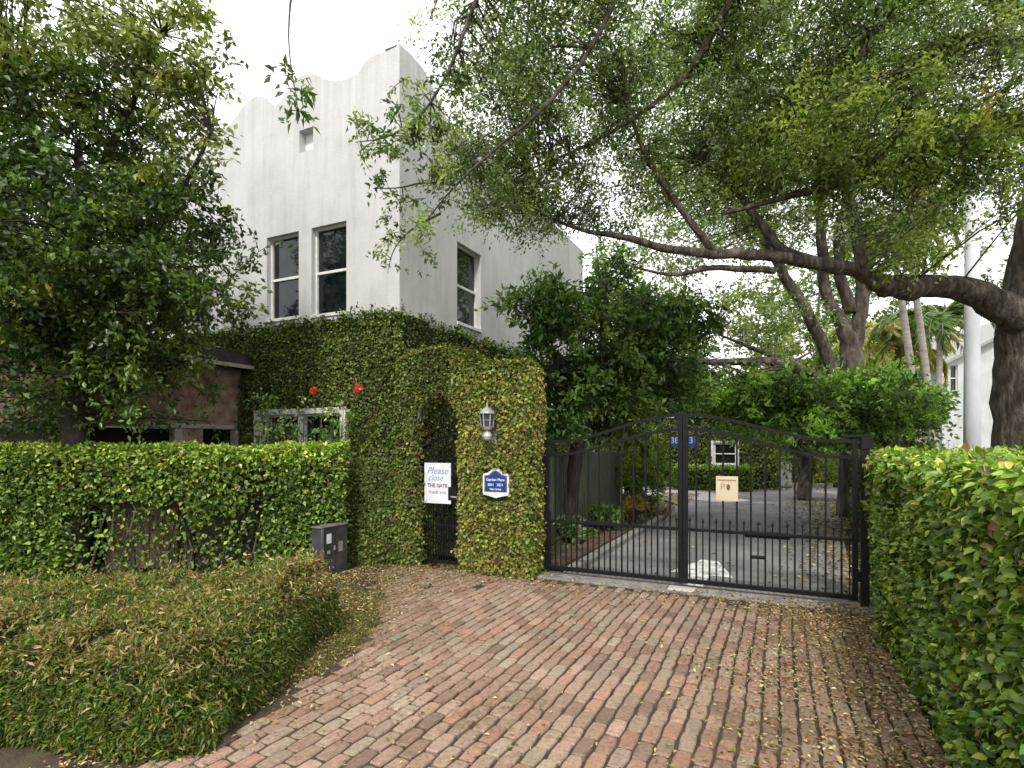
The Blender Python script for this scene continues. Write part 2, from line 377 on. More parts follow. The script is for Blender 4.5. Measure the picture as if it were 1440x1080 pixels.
def tree(name, label, base, limbs, groups, bark, leafmat, group=None, twigr=0.005, connect=True, crown='crown', cmax=2.2):
    t = thing(name, label, 'tree', base, 0.0, group)
    mb = MB(); br = []
    for pl, rad in limbs:
        pl, rad = smooth_line(pl, rad, 2, 0.012); br.append((pl, rad))
        mb.tube(pl, rad, 12 if max(rad) > .1 else 7, wob=0.06)
    obj('trunk', mb, bark, t, smooth=True)
    sp, sr = skeleton(br); tw = MB(); parts = []
    for g in groups:
        cen = g.pop('centers'); data, lines = clumps(cen, **g); parts.append(data)
        twig_mb(tw, lines, twigr)
        if connect:
            for c in cen:
                w = sp[:, 2] < c[2] + 0.6
                d = np.linalg.norm(sp - c, axis=1) + (~w) * 2.0
                k = int(d.argmin())
                if d[k] < cmax:
                    p = sp[k]; L = np.linalg.norm(c - p)
                    r0 = min(sr[k] * .6, 0.004 + 0.0085 * L)
                    mid = (p + c) / 2 + np.array([random.gauss(0, .06), random.gauss(0, .06), random.uniform(-.02, .14)]) * L
                    tw.tube([p, p * .6 + mid * .4, mid, c * .6 + mid * .4, c], [r0, r0 * .85, r0 * .7, r0 * .5, r0 * .35], 4, cap=False)
    if tw.v: obj('branch', tw, bark, t, smooth=True)
    leaf_obj(crown, parts, leafmat, t)
    return t

# ------------------------------------------------------------------ camera, sky, sun
cam = bpy.data.cameras.new('camera'); co = bpy.data.objects.new('camera', cam); COL.objects.link(co)
co.location = (0, 0, EYE); co.rotation_euler = (radians(90), 0, 0)
cam.sensor_width = 36; cam.lens = 36 * F / 1440; cam.shift_y = 85 / 1440; cam.clip_end = 600; cam.clip_start = 0.05
scene.camera = co
scene.view_settings.view_transform = 'Standard'; scene.view_settings.look = 'None'; scene.view_settings.exposure = 0
SUN_EL, SUN_AZ = 50, -170        # azimuth measured from +Y, clockwise positive
w = bpy.data.worlds.new('World'); scene.world = w; w.use_nodes = True; nt = w.node_tree
bg = nt.nodes['Background']
sky = N(nt, 'ShaderNodeTexSky', sky_type='NISHITA'); sky.sun_disc = False
sky.sun_elevation = radians(SUN_EL); sky.sun_rotation = radians(SUN_AZ); sky.dust_density = 4; sky.air_density = 1.2
hs = N(nt, 'ShaderNodeHueSaturation'); hs.inputs['Saturation'].default_value = 0.25; hs.inputs['Value'].default_value = 1.0
nt.links.new(sky.outputs[0], hs.inputs['Color'])
tc = N(nt, 'ShaderNodeTexCoord'); cn = noise(nt, 2.2, 6, 0.6, tc.outputs['Generated'])
cr = ramp(nt, [(0.2, (10.2, 10.3, 10.6)), (0.7, (12.0, 12.0, 12.0))]); nt.links.new(cn.outputs['Fac'], cr.inputs['Fac'])
mx = N(nt, 'ShaderNodeMixRGB'); mx.inputs[0].default_value = 0.85
nt.links.new(hs.outputs[0], mx.inputs[1]); nt.links.new(cr.outputs[0], mx.inputs[2]); nt.links.new(mx.outputs[0], bg.inputs['Color'])
bg.inputs['Strength'].default_value = 0.168
sl = bpy.data.lights.new('sun', 'SUN'); sl.energy = 3.2; sl.angle = radians(7); sl.color = (1, 0.95, 0.86)
so = bpy.data.objects.new('sun', sl); COL.objects.link(so)
az = radians(SUN_AZ); el = radians(SUN_EL)
sd = Vector((sin(az) * cos(el), cos(az) * cos(el), sin(el)))
so.rotation_euler = sd.to_track_quat('Z', 'Y').to_euler(); so.location = (0, 0, 20)

# ------------------------------------------------------------------ ground
S = lambda o: tag(o, kind='structure')
S(obj('ground', MB().poly([(-160, -60, -0.06), (160, -60, -0.06), (160, 260, -0.06), (-160, 260, -0.06)]), M['soil'], base=(0, 0, -0.06)))
S(obj('driveway', MB().poly([Lw(.42, .02, -0.004), Lw(3.5, .02, -0.004), Lw(4.0, 10, -0.004), Lw(5.5, 13, -0.004), Lw(5.5, 18.4, -0.004), Lw(-5, 18.4, -0.004), Lw(-5, 12.5, -0.004), Lw(-1.4, 12.2, -0.004), Lw(.1, 9.5, -0.004), Lw(.42, 6, -0.004)]), M['asphalt'], base=tuple(Lw(2, 5, 0)), rot=TH))
S(obj('paving', MB().poly([Lw(-1.35, 12.25, 0), Lw(1.2, 10.4, 0), Lw(1.9, 11.4, 0), Lw(.4, 14.0, 0), Lw(-5, 15.5, 0), Lw(-5, 12.6, 0)]), M['pale_pad_lit_drive'], base=tuple(Lw(0, 12, 0)), rot=TH))  # pale patch painted for the brighter light on the far drive
S(obj('kerb', MB().box(.28, .42, .12, 6.0, -.05, .09, .02).box(2.0, 4.4, 17.9, 18.2, -.05, .16, .02), M['concrete'], base=tuple(Lw(.3, .1, 0)), rot=TH))
S(obj('threshold', MB().box(-.02, 3.62, -.26, .12, -.05, .006, .006), M['concrete'], base=tuple(Lw(1.8, 0, 0)), rot=TH))
S(obj('gate_stop_pad', MB().box(1.62, 1.92, -.22, -.03, 0, .02, .008), M['pale_pad_lit_drive'], base=tuple(Lw(1.77, -.1, 0)), rot=TH))
# painted arrow pointing up the drive
ar = MB(); z = 0.0012
def px_g(x, y): D = EYE * F / (y - 625); return ((x - 720) / F * D, D, z)
c0 = np.array(ab(2.13, 6.74)); 
ar.poly([Lw(c0[0] - .1, .10, z), Lw(c0[0] + .12, .10, z), Lw(c0[0] + .12, .75, z), Lw(c0[0] - .1, .75, z)])
ar.poly([Lw(c0[0] - .38, .75, z), Lw(c0[0] + .40, .75, z), Lw(c0[0] + .12, 1.75, z), Lw(c0[0] - .1, 1.75, z)])
S(obj('painted_arrow', ar, M['paint'], base=tuple(Lw(1.9, .8, 0)), rot=TH))
# bricks in courses running towards the gate
S(obj('brick_bedding', MB().poly([Lw(-2.6, -8, -.016), Lw(3.62, -8, -.016), Lw(3.62, -.25, -.016), Lw(-2.6, -.25, -.016)]), M['joint'], base=tuple(Lw(1, -3, -.016)), rot=TH))
edge_pts = [(-9, -.10), (-4.4, -.12), (-3.1, -.38), (-2.1, -1.0), (-1.1, -2.0), (-.3, -2.1)]
def left_edge(b):
    return np.interp(b, [p[0] for p in edge_pts], [p[1] for p in edge_pts])
bm_ = MB(); tint = []
bw, bl, gp = 0.101, 0.205, 0.009
bcols = [(.30, .20, .15), (.32, .22, .17), (.27, .17, .13), (.31, .24, .18), (.22, .145, .11), (.34, .235, .185), (.29, .21, .16), (.31, .185, .135), (.29, .22, .17), (.30, .20, .155)]
ncol = int((3.6 + 2.3) / bw)
for i in range(ncol):
    a = -2.25 + i * bw; off = (i % 2) * bl / 2 + random.uniform(-.015, .015)
    for j in range(int(6.85 / bl)):
        b = -7.0 + j * bl + off
        wa = a + 0.010 * sin(b * 1.7 + 1) + .004 * sin(b * 4.1 + i * .3)
        if b > -.46 and b + bl > -.265: continue
        if wa < left_edge(b) + random.uniform(-.06, .06): continue
        hz = 0.006 * sin(a * 2.3 + b * 1.9) + .003 * sin(b * 5 + a * 3) + random.gauss(0, .0017)
        if random.random() < .012: continue
        aa, ba = wa + gp / 2 + random.gauss(0, .0015), b + gp / 2 + random.gauss(0, .002)
        a1, b1 = wa + bw - gp / 2 + random.gauss(0, .0015), b + bl - gp / 2 + random.gauss(0, .003)
        ta, tb = random.gauss(0, .012), random.gauss(0, .008); rz = random.gauss(0, .012)
        ca, cb = (aa + a1) / 2, (ba + b1) / 2; ha, hb = (a1 - aa) / 2, (b1 - ba) / 2
        i0 = len(bm_.v)
        for zz, ins in ((-.05, 0), (-.007, 0), (0, .006)):
            for k, (sa, sb) in enumerate(((-1, -1), (0, -1), (1, -1), (1, 0), (1, 1), (0, 1), (-1, 1), (-1, 0))):
                cr_ = .007 if (sa and sb) else 0
                la, lb = sa * (ha - ins - cr_ + random.gauss(0, .0012)), sb * (hb - ins - cr_ + random.gauss(0, .0012))
                pa, pb = la * cos(rz) - lb * sin(rz), la * sin(rz) + lb * cos(rz)
                bm_.v.append(tuple(Lw(ca + pa, cb + pb, hz + zz + ta * la + tb * lb)))
        bm_.f.append(tuple(i0 + 16 + k for k in range(8)))
        for r in range(2):
            for k in range(8): bm_.f.append((i0 + r * 8 + k, i0 + r * 8 + (k + 1) % 8, i0 + r * 8 + 8 + (k + 1) % 8, i0 + r * 8 + 8 + k))
        q = sn(np.array([[a, b, 0.]]), .9, 3)[0]
        c = np.array(random.choice(bcols)) * random.uniform(.78, 1.07) * (1 + .12 * q)
        dirt = min(1, max(0, (a - 2.5) / .8)) * .55 + min(1, max(0, (-.4 - a) / 1.2)) * .45
        c = c * (1 - dirt) + np.array((.17, .125, .07)) * dirt
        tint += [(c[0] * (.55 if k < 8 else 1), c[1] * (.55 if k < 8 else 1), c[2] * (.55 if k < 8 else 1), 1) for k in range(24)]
S(obj('brick_paving', bm_, M['brick'], base=tuple(Lw(1, -3, 0)), rot=TH, tint=tint))
# bed inside the gate
S(obj('planting_bed', MB().poly([Lw(-2.2, .3, .03), Lw(.28, .3, .03), Lw(.28, 6, .03), Lw(-.1, 9.3, .03), Lw(-1.6, 12, .03), Lw(-2.2, 12, .03)]), M['soil'], base=tuple(Lw(-1, 3, 0)), rot=TH))
eb = MB()
for j in range(26):
    eb.box(-.02 - random.uniform(0, .02), .26, .2 + j * .115, .30 + j * .115, 0, .10 + random.uniform(0, .02), .01)
S(obj('brick_edging', eb, M['red_brick'], base=tuple(Lw(.1, .2, 0)), rot=TH))

# ------------------------------------------------------------------ fallen leaves
def litter(n, fn, z0, Lr=(.02, .05)):
    p = fn(n); m = len(p)
    pos = np.array([Lw(a, b, z0 + random.uniform(.002, .016)) for a, b in p])
    tan = unit(np.concatenate([RNG.normal(size=(m, 2)), RNG.normal(0, .22, (m, 1))], 1)); nor = unit(RNG.normal(0, .28, (m, 3)) + [0, 0, 1])
    col = palette(m, [(.30, .19, .08), (.40, .29, .14), (.17, .09, .04), (.48, .40, .22), (.20, .20, .06), (.10, .06, .03)], None, .2)
    L = RNG.uniform(*Lr, m); return leaf_data(pos, tan, nor, L, L * .5, col, 'r')
def f_brick(n):
    out = []
    while len(out) < n:
        a = random.uniform(-2.3, 3.6); b = -random.random() ** 1.0 * 5.6 - .02
        if a < left_edge(b) - .5: continue
        d = .03 + 1.2 * max(0, (a - 2.05) / 1.4) ** 1.5 + .5 * max(0, (left_edge(b) + .5 - a)) + .35 * math.exp(-((b + .4) / .35) ** 2) + .55 * max(0, -a - .3) * (b > -2.4)
        q = sn(np.array([[a, b, 0.]]), 3.0, 2)[0]
        if random.random() < d * (.75 + .6 * q): out.append((a, b))
    return out
def f_in(n):
    out = []
    while len(out) < n:
        a = random.uniform(-.9, 4.2); b = random.uniform(.1, 13)
        d = .03 + max(0, (a - 2.7) / 1.0) + (1.0 if a < .3 else 0)
        if random.random() < d: out.append((a, b))
    return out
def f_front(n):
    out = []
    while len(out) < n:
        x, y = random.uniform(-5, -1.2), random.uniform(2.3, 3.5); a, b = ab(x, y)
        if a < left_edge(b) + .12: out.append((a, b))
    return out
lo = leaf_obj('fallen_leaves', [litter(5200, f_front, -.055, (.015, .04)), litter(19000, f_brick, .004, (.015, .042)), litter(6500, f_in, .01, (.04, .09))], M['dry_leaf'], base=tuple(Lw(2, -1, 0)))
tag(lo, 'dry brown leaves scattered over the brick paving and drive edges', 'leaf litter', kind='stuff')
# moss and little weeds along the left edge of the bricks
def f_moss(n):
    out = []
    while len(out) < n:
        b = random.uniform(-5.2, -.6); a = left_edge(b) + random.gauss(-.12, .16)
        if sn(np.array([[a, b, 0.]]), 3.2, 4)[0] > -.15: out.append((a, b))
    return out
mp_ = f_moss(14000); mpos = np.array([Lw(a, b, -.03 + random.uniform(0, .035)) for a, b in mp_])
lo = leaf_obj('moss', [leaf_data(mpos, unit(RNG.normal(size=(len(mpos), 3)) + [0, 0, .9]), rand_unit(len(mpos)), RNG.uniform(.012, .03, len(mpos)), .008, palette(len(mpos), [(.12, .14, .03), (.18, .19, .05), (.20, .15, .07)]), 'r')], M['dry_leaf'], base=tuple(Lw(-.3, -3, 0)))
tag(lo, 'mossy ground cover and small weeds along the edge of the bricks', 'ground cover', kind='stuff')

# ------------------------------------------------------------------ house
def a_of(x):
    k = (x - 720) / F; return -(0.385 - 7.37 * k) / (.901 + .434 * k)
def D_of(a): return 7.37 - .434 * a
prof_px = [(568, 61), (556, 66), (543, 72.5), (530, 76), (520, 81), (513, 88), (508, 96), (503, 103), (495.6, 107), (485, 112), (473, 114), (463, 113), (454, 110), (445, 105), (434, 103), (420, 108), (410, 118), (402, 130), (396, 141), (387, 150), (381, 144), (376, 139), (369, 136), (362, 135), (355, 138), (348, 143), (340, 152), (332, 163), (326, 172), (320, 179), (305, 183), (282, 186), (268, 192), (254, 197)]
prof = []
for x, y in prof_px:
    a = max(-99, min(-2.25, a_of(x))); prof.append((a, EYE + (625 - y) / F * D_of(a)))
prof[0] = (-2.25, 7.50); prof += [(-7.8, 7.1), (-8.4, 7.0), (-9.5, 7.0)]
prof = [prof[0]] + [p for p in prof[1:] if p[0] < -2.26]
def panel(mb, fn, u0, u1, z0, z1, holes, depth):
    us = sorted({u0, u1} | {h[0] for h in holes} | {h[1] for h in holes}); zs = sorted({z0, z1} | {h[2] for h in holes} | {h[3] for h in holes})
    for i in range(len(us) - 1):
        for j in range(len(zs) - 1):
            um, zm = (us[i] + us[i + 1]) / 2, (zs[j] + zs[j + 1]) / 2
            if any(h[0] < um < h[1] and h[2] < zm < h[3] for h in holes): continue
            mb.poly([fn(us[i], 0, zs[j]), fn(us[i + 1], 0, zs[j]), fn(us[i + 1], 0, zs[j + 1]), fn(us[i], 0, zs[j + 1])])
    for h in holes:
        c = [(h[0], h[2]), (h[1], h[2]), (h[1], h[3]), (h[0], h[3])]
        for k in range(4):
            p, q = c[k], c[(k + 1) % 4]
            mb.poly([fn(p[0], 0, p[1]), fn(p[0], depth, p[1]), fn(q[0], depth, q[1]), fn(q[0], 0, q[1])])
house = thing('stucco_house', 'two storey white stucco house with wavy parapet and ivy covered ground floor', 'house', Lw(-2.25, 0))
ff = lambda u, d, z: Lw(u, d, z); fs = lambda u, d, z: Lw(-2.25 - d, u, z)
W1 = (-4.96, -4.24, 3.72, 5.09); W2 = (-3.966, -3.25, 3.70, 5.09); W3 = (-5.05, -3.30, .95, 2.13); VENT = (-4.23, -3.93, 6.34, 6.70)
W4 = (1.616, 2.46, 3.76, 5.14)
wl = MB()
panel(wl, ff, -9.5, -2.25, -.05, 6.9, [W1, W2, W3, VENT], .14)
panel(wl, fs, 0, 8.3, -.05, 6.9, [W4], .14)
for i in range(len(prof) - 1):
    (a0, z0), (a1, z1) = prof[i], prof[i + 1]
    wl.poly([Lw(a1, 0, 6.9), Lw(a0, 0, 6.9), Lw(a0, 0, z0), Lw(a1, 0, z1)])
    wl.poly([Lw(a1, 0, z1), Lw(a0, 0, z0), Lw(a0, .26, z0), Lw(a1, .26, z1)])
    wl.poly([Lw(a1, .26, 6.3), Lw(a0, .26, 6.3), Lw(a0, .26, z0), Lw(a1, .26, z1)])
sp_ = [(0, 7.50), (.3, 7.52), (.6, 7.50), (.9, 7.35), (1.15, 7.12), (1.5, 7.02), (2.0, 7.0), (2.6, 7.1), (3.1, 7.22), (3.6, 7.15), (4.1, 7.0), (8.3, 7.0)]
for i in range(len(sp_) - 1):
    (b0, z0), (b1, z1) = sp_[i], sp_[i + 1]
    wl.poly([Lw(-2.25, b0, 6.9), Lw(-2.25, b1, 6.9), Lw(-2.25, b1, z1), Lw(-2.25, b0, z0)])
    wl.poly([Lw(-2.25, b0, z0), Lw(-2.25, b1, z1), Lw(-2.51, b1, z1), Lw(-2.51, b0, z0)])
    wl.poly([Lw(-2.51, b0, 6.3), Lw(-2.51, b1, 6.3), Lw(-2.51, b1, z1), Lw(-2.51, b0, z0)])
wl.poly([Lw(-2.25, 8.3, -.05), Lw(-9.5, 8.3, -.05), Lw(-9.5, 8.3, 7), Lw(-2.25, 8.3, 7)])
wl.poly([Lw(-9.5, 0, -.05), Lw(-9.5, 8.3, -.05), Lw(-9.5, 8.3, 7), Lw(-9.5, 0, 7)])
obj('wall', wl, M['stucco'], house)
obj('roof', MB().poly([Lw(-9.4, .1, 6.32), Lw(-2.4, .1, 6.32), Lw(-2.4, 8.2, 6.32), Lw(-9.4, 8.2, 6.32)]), M['roof_grey'], house)
obj('vent', MB().poly([Lw(VENT[0] - .02, .135, VENT[2] - .02), Lw(VENT[1] + .02, .135, VENT[2] - .02), Lw(VENT[1] + .02, .135, VENT[3] + .02), Lw(VENT[0] - .02, .135, VENT[3] + .02)]), M['frame_white'], house)
def window(par, fn, u0, u1, z0, z1, dep=.09, fw=.030, rails=(.49,), mulls=(), sill=True):
    fr = MB()
    def bx(ua, ub, za, zb, da, db):
        fr.hexa([fn(ua, da, za), fn(ub, da, za), fn(ub, db, za), fn(ua, db, za), fn(ua, da, zb), fn(ub, da, zb), fn(ub, db, zb), fn(ua, db, zb)])
    d0, d1 = dep, dep + .05
    bx(u0, u0 + fw, z0, z1, d0, d1); bx(u1 - fw, u1, z0, z1, d0, d1)
    bx(u0 + fw, u1 - fw, z0, z0 + fw, d0, d1); bx(u0 + fw, u1 - fw, z1 - fw, z1, d0, d1)
    for r in rails: zc = z0 + (z1 - z0) * r; bx(u0 + fw, u1 - fw, zc - .02, zc + .02, d0 + .003, d1)
    for r in mulls: uc = u0 + (u1 - u0) * r; bx(uc - .03, uc + .03, z0 + fw, z1 - fw, d0 - .002, d1)
    f = obj('window', fr, M['frame_white'], par)
    g = MB().poly([fn(u0 + .01, d1 - .012, z0 + .01), fn(u1 - .01, d1 - .012, z0 + .01), fn(u1 - .01, d1 - .012, z1 - .01), fn(u0 + .01, d1 - .012, z1 - .01)])
    obj('pane', g, M['glass'], f)
    b = MB().poly([fn(u0, .6, z0), fn(u1, .6, z0), fn(u1, .6, z1), fn(u0, .6, z1)])
    if sill:
        s_ = MB(); h = lambda a, d, z: fn(a, d, z)
        s_.hexa([h(u0, -.02, z0 - .045), h(u1, -.02, z0 - .045), h(u1, dep, z0 - .03), h(u0, dep, z0 - .03), h(u0, -.02, z0 + .004), h(u1, -.02, z0 + .004), h(u1, dep, z0 + .02), h(u0, dep, z0 + .02)])
        obj('sill', s_, M['frame_white'], f)
    return f
window(house, ff, *W1); window(house, ff, *W2); window(house, fs, *W4)
lw = window(house, ff, *W3, dep=.05, rails=(), mulls=(.5,))
sur = MB()
def sbox(a0, a1, z0, z1, b0=-.09, b1=-.003): sur.box(a0, a1, b0, b1, z0, z1, .008)
sbox(W3[0] - .11, W3[0], .85, 2.22); sbox(W3[1], W3[1] + .11, .85, 2.22); sbox(W3[0], W3[1], 2.13, 2.22); sbox(W3[0], W3[1], .85, .95)
sur.box((W3[0] + W3[1]) / 2 - .03, (W3[0] + W3[1]) / 2 + .03, -.05, .04, .96, 2.12)
obj('window_surround', sur, M['frame_white'], house)
# third upper window with a teal awning, half lost behind the tree
# (hung on the wall to the left)
aw = MB(); aa0, aa1 = a_of(268), a_of(300)
aw.hexa([Lw(aa0, -.35, 4.15), Lw(aa1, -.35, 4.15), Lw(aa1, -.01, 4.45), Lw(aa0, -.01, 4.45), Lw(aa0, -.35, 4.19), Lw(aa1, -.35, 4.19), Lw(aa1, -.01, 4.60), Lw(aa0, -.01, 4.60)])
obj('awning', aw, M['teal'], house)

# ------------------------------------------------------------------ ivy
IVC = [(.034, .055, .010), (.055, .085, .014), (.085, .115, .018), (.115, .145, .026), (.04, .045, .014), (.15, .16, .04), (.10, .07, .022)]
def ivy_leaves(pos, nrm, seed, L=.042, cols=IVC, wts=(3, 5, 5, 3, 2, 1, .5), bright=1.0, bulge=.05):
    n = len(pos); pos = pos + nrm * (RNG.exponential(.016, n) + .012 + bulge * (sn(pos, 4.2, seed) * .5 + .5) ** 2)[:, None]
    down = np.array([0, 0, -1.0]); tan = unit(rand_unit(n) * .8 + down * .7 + nrm * .35)
    nor = unit(nrm + rand_unit(n) * .55 + [0, 0, .25]); nor = unit(nor - tan * (nor * tan).sum(1, keepdims=True))
    key = (sn(pos, 1.6, seed) * .16 + sn(pos, 6, (seed + 1) % 8) * .10 + RNG.uniform(0, 1, n)).clip(0, .999)
    col = palette(n, cols, wts, .24, key) * (1 + .30 * sn(pos, 2.6, (seed + 2) % 8))[:, None].clip(.45, 1.6) * bright
    s = RNG.uniform(.6, 1.3, n)
    return leaf_data(pos, tan, nor, L * s, L * .85 * s, col.clip(.003, .8), 'r')
def face_pts(n, p0, eu, ev, keep=None):
    p0, eu, ev = map(np.array, (p0, eu, ev)); nrm = unit(np.cross(eu, ev)); q = RNG.uniform(0, 1, (n, 2)); le = np.linalg.norm(eu); q[:, 0] = q[:, 0] * (1 + .05 / le) - .025 / le
    pts = p0 + q[:, :1] * eu + q[:, 1:] * ev
    if keep is not None: m = keep(pts); pts = pts[m]
    return pts, np.repeat(nrm[None], len(pts), 0)
def loc_ab(p): d = p[:, :2] - G0; return d @ U, d @ V
def rough_sheet(mb, p0, eu, ev, nu, nv, off, keep=None):
    p0, eu, ev = map(np.array, (p0, eu, ev)); nrm = unit(np.cross(eu, ev)); i0 = len(mb.v)
    for j in range(nv + 1):
        for i in range(nu + 1): mb.v.append(tuple(p0 + eu * i / nu + ev * j / nv + nrm * (off + random.uniform(0, .018))))
    for j in range(nv):
        for i in range(nu):
            c = p0 + eu * (i + .5) / nu + ev * (j + .5) / nv
            if keep is not None and not keep(c[None])[0]: continue
            a = i0 + j * (nu + 1) + i; mb.f.append((a, a + 1, a + nu + 2, a + nu + 1))
def keep_front(p):
    a, b = loc_ab(p); z = p[:, 2]
    top = 3.56 + .04 * np.sin(a * 7) + .03 * np.sin(a * 17 + 1)
    return (z < top) & ~((a > W3[0] - .10) & (a < W3[1] + .10) & (z > .86) & (z < 2.2))
def keep_side(p):
    a, b = loc_ab(p); return p[:, 2] < 3.55 + .05 * np.sin(b * 5) + .03 * np.sin(b * 13)
ivy = thing('climbing_ivy', 'dense green ivy covering the ground floor of the white house', 'climbing plant', Lw(-3, -.05))
fw_ = Lw(-7.4, 0, 0), Lw(-2.25, 0, 0) - Lw(-7.4, 0, 0), np.array([0, 0, 3.65])
sw_ = Lw(-2.25, 0, 0), Lw(-2.25, 8.3, 0) - Lw(-2.25, 0, 0), np.array([0, 0, 3.65])
st = MB(); rough_sheet(st, *fw_, 90, 64, .012, keep_front); rough_sheet(st, *sw_, 90, 50, .012, keep_side)
obj('stem', st, M['mat'], ivy)  # dark sheet behind the leaves, painting the shade in their gaps
p1, n1 = face_pts(52000, *fw_, keep_front); p2, n2 = face_pts(30000, *sw_, keep_side)
# thick skirt of ivy at the foot of the wall beside the little gate, and the rounded corner
q = RNG.uniform(0, 1, (15000, 3)); aa = -3.3 + q[:, 0] * 1.6; zz = q[:, 1] ** 1.2 * 1.45
bb = -.05 - .52 * (1 - (zz / 1.5) ** 1.6) * np.clip((aa + 3.5) / .5, 0, 1) * (1 - .45 * np.clip((aa + 2.3) / .4, 0, 1)) - q[:, 2] * .05
p3 = np.stack([G0[0] + aa * U[0] + bb * V[0], G0[1] + aa * U[1] + bb * V[1], zz], 1); n3 = np.repeat(unit(np.array([[-V[0], -V[1], .35]])), len(p3), 0)
sk = MB(); i0 = 0
for i in range(17):
    for j in range(13):
        a = -3.3 + i * .1; z = j * .12
        b = -.05 - .44 * (1 - min(1, z / 1.5) ** 1.6) * min(1, max(0, (a + 3.5) / .5)) * (1 - .45 * min(1, max(0, (a + 2.3) / .4)))
        sk.v.append(tuple(Lw(a, b + random.uniform(0, .02), z)))
for i in range(16):
    for j in range(12): k = i * 13 + j; sk.f.append((k, k + 13, k + 14, k + 1))
obj('stem', sk, M['mat'], ivy)  # dark backing of the skirt, its colour stands for shade among leaves
# sprays that stand off the top edge and corner
e = []
for _ in range(900):
    if random.random() < .55: a = random.uniform(-7.3, -2.2); e.append(Lw(a, -.03, 3.56 + random.gauss(0, .05)))
    else: b = random.uniform(0, 8.3) ; e.append(Lw(-2.22, b, 3.55 + random.gauss(0, .05)))
for _ in range(700):
    a = random.uniform(-7, -2.3); z = random.uniform(.2, 3.5)
    if keep_front(Lw(a, 0, z)[None])[0]: e.append(Lw(a, -.09, z))
ce, _ = clumps(np.array(e), 9, .10, .045, .035, IVC[1:5], None, 'r', .1, 3)
def corner(a, b, z1, n, seed, cols=IVC, na=(1, -1)):
    z = RNG.uniform(0, z1, n); p = np.stack([np.full(n, Lw(a, b)[0]), np.full(n, Lw(a, b)[1]), z], 1) + RNG.normal(0, .012, (n, 3))
    k = RNG.uniform(0, 1, (n, 1)); nr = unit(k * np.array([U[0] * na[0], U[1] * na[0], 0]) + (1 - k) * np.array([V[0] * na[1], V[1] * na[1], 0]))
    return ivy_leaves(p, nr, seed, .045, cols, bulge=.03)
leaf_obj('foliage', [corner(-2.25, 0, 3.56, 1500, 0), ivy_leaves(p1, n1, 0), ivy_leaves(p2, n2, 1, bright=.95), ivy_leaves(p3, n3, 2, bright=1.0, bulge=.04), ce], M['ivy_leaf'], ivy)
# long hanging shoots beside the hibiscus
hp = [P(430 + random.gauss(0, 26), 545 + random.gauss(0, 28), D_of(a_of(440)) - .22 + random.gauss(0, .05)) for _ in range(70)]

# ------------------------------------------------------------------ gatehouse wall with arch
gw = thing('arched_garden_wall', 'ivy clad garden wall with arched opening and lamp pillar beside the driveway gate', 'garden wall', Lw(-1, -.2))
A0, A1, OP0, OP1 = -1.97, -.04, -1.69, -1.03; BF, BB = -.35, .0
tp = [(-1.97, 2.76), (-1.85, 2.80), (-1.7, 2.84), (-1.52, 2.87), (-1.35, 2.88), (-1.2, 2.87), (-1.05, 2.83), (-.93, 2.77), (-.8, 2.68), (-.68, 2.61), (-.58, 2.59), (-.4, 2.60), (-.2, 2.62), (-.04, 2.63)]
def topz(a): return float(np.interp(a, [t[0] for t in tp], [t[1] for t in tp]))
ocx, orx = (OP0 + OP1) / 2, (OP1 - OP0) / 2
def arch(a): x = (a - ocx) / orx; return 1.98 + .32 * math.sqrt(max(0, 1 - x * x))
gm = MB(); gm.box(A0, OP0, BF, BB, -.05, 1.9); gm.box(OP1, A1, BF, BB, -.05, 1.9)
seg = sorted(set([t[0] for t in tp] + [OP0 + (OP1 - OP0) * i / 14 for i in range(15)]))
for i in range(len(seg) - 1):
    a0, a1 = seg[i], seg[i + 1]; am = (a0 + a1) / 2; inside = OP0 < am < OP1
    z0a, z0b = (arch(a0), arch(a1)) if inside else (1.9, 1.9)
    gm.hexa([Lw(a0, BF, z0a), Lw(a1, BF, z0b), Lw(a1, BB, z0b), Lw(a0, BB, z0a), Lw(a0, BF, topz(a0)), Lw(a1, BF, topz(a1)), Lw(a1, BB, topz(a1)), Lw(a0, BB, topz(a0))])
obj('wall', gm, M['stucco'], gw)
def keep_gw(p):
    a, b = loc_ab(p); z = p[:, 2]; t = np.interp(a, [t[0] for t in tp], [t[1] for t in tp])
    x = np.clip((a - ocx) / orx, -1, 1); ar_ = 1.98 + .32 * np.sqrt(1 - x * x); ins = (a > OP0) & (a < OP1)
    return (z < t) & ~(ins & (z < ar_ - .01))
def a_front(x, b):
    k = (x - 720) / F; o = G0 + b * V; return (k * o[1] - o[0]) / (.901 + .434 * k)
PCA = a_front(697.5, BF - .05); PCZ = EYE - 54 / F * 7.29
def keep_gw2(p):
    a, b = loc_ab(p); z = p[:, 2]; k = keep_gw(p)
    k &= ~((np.abs(a - PCA) < .20) & (np.abs(z - PCZ + .005) < .215))          # plaque
    k &= ~((a > OP1) & (a < OP1 + .03) & (sn(p, 7, 3) > -.1))                # bare pale edge by the little gate
    return k
IVY2 = [(.05, .075, .014), (.085, .12, .02), (.13, .16, .026), (.18, .19, .034), (.12, .085, .025), (.24, .24, .06), (.17, .12, .035)]
iv2 = thing('climbing_ivy', 'yellow green ivy growing over the arched garden wall and its lamp pillar', 'climbing plant', Lw(-1, -.36))
st = MB(); fr2 = (Lw(A0, BF, 0), Lw(A1, BF, 0) - Lw(A0, BF, 0), np.array([0, 0, 2.95])); sd2 = (Lw(A1, BF, 0), Lw(A1, BB, 0) - Lw(A1, BF, 0), np.array([0, 0, 2.62]))
le2 = (Lw(A0, BB, 0), Lw(A0, BF, 0) - Lw(A0, BB, 0), np.array([0, 0, 2.75]))
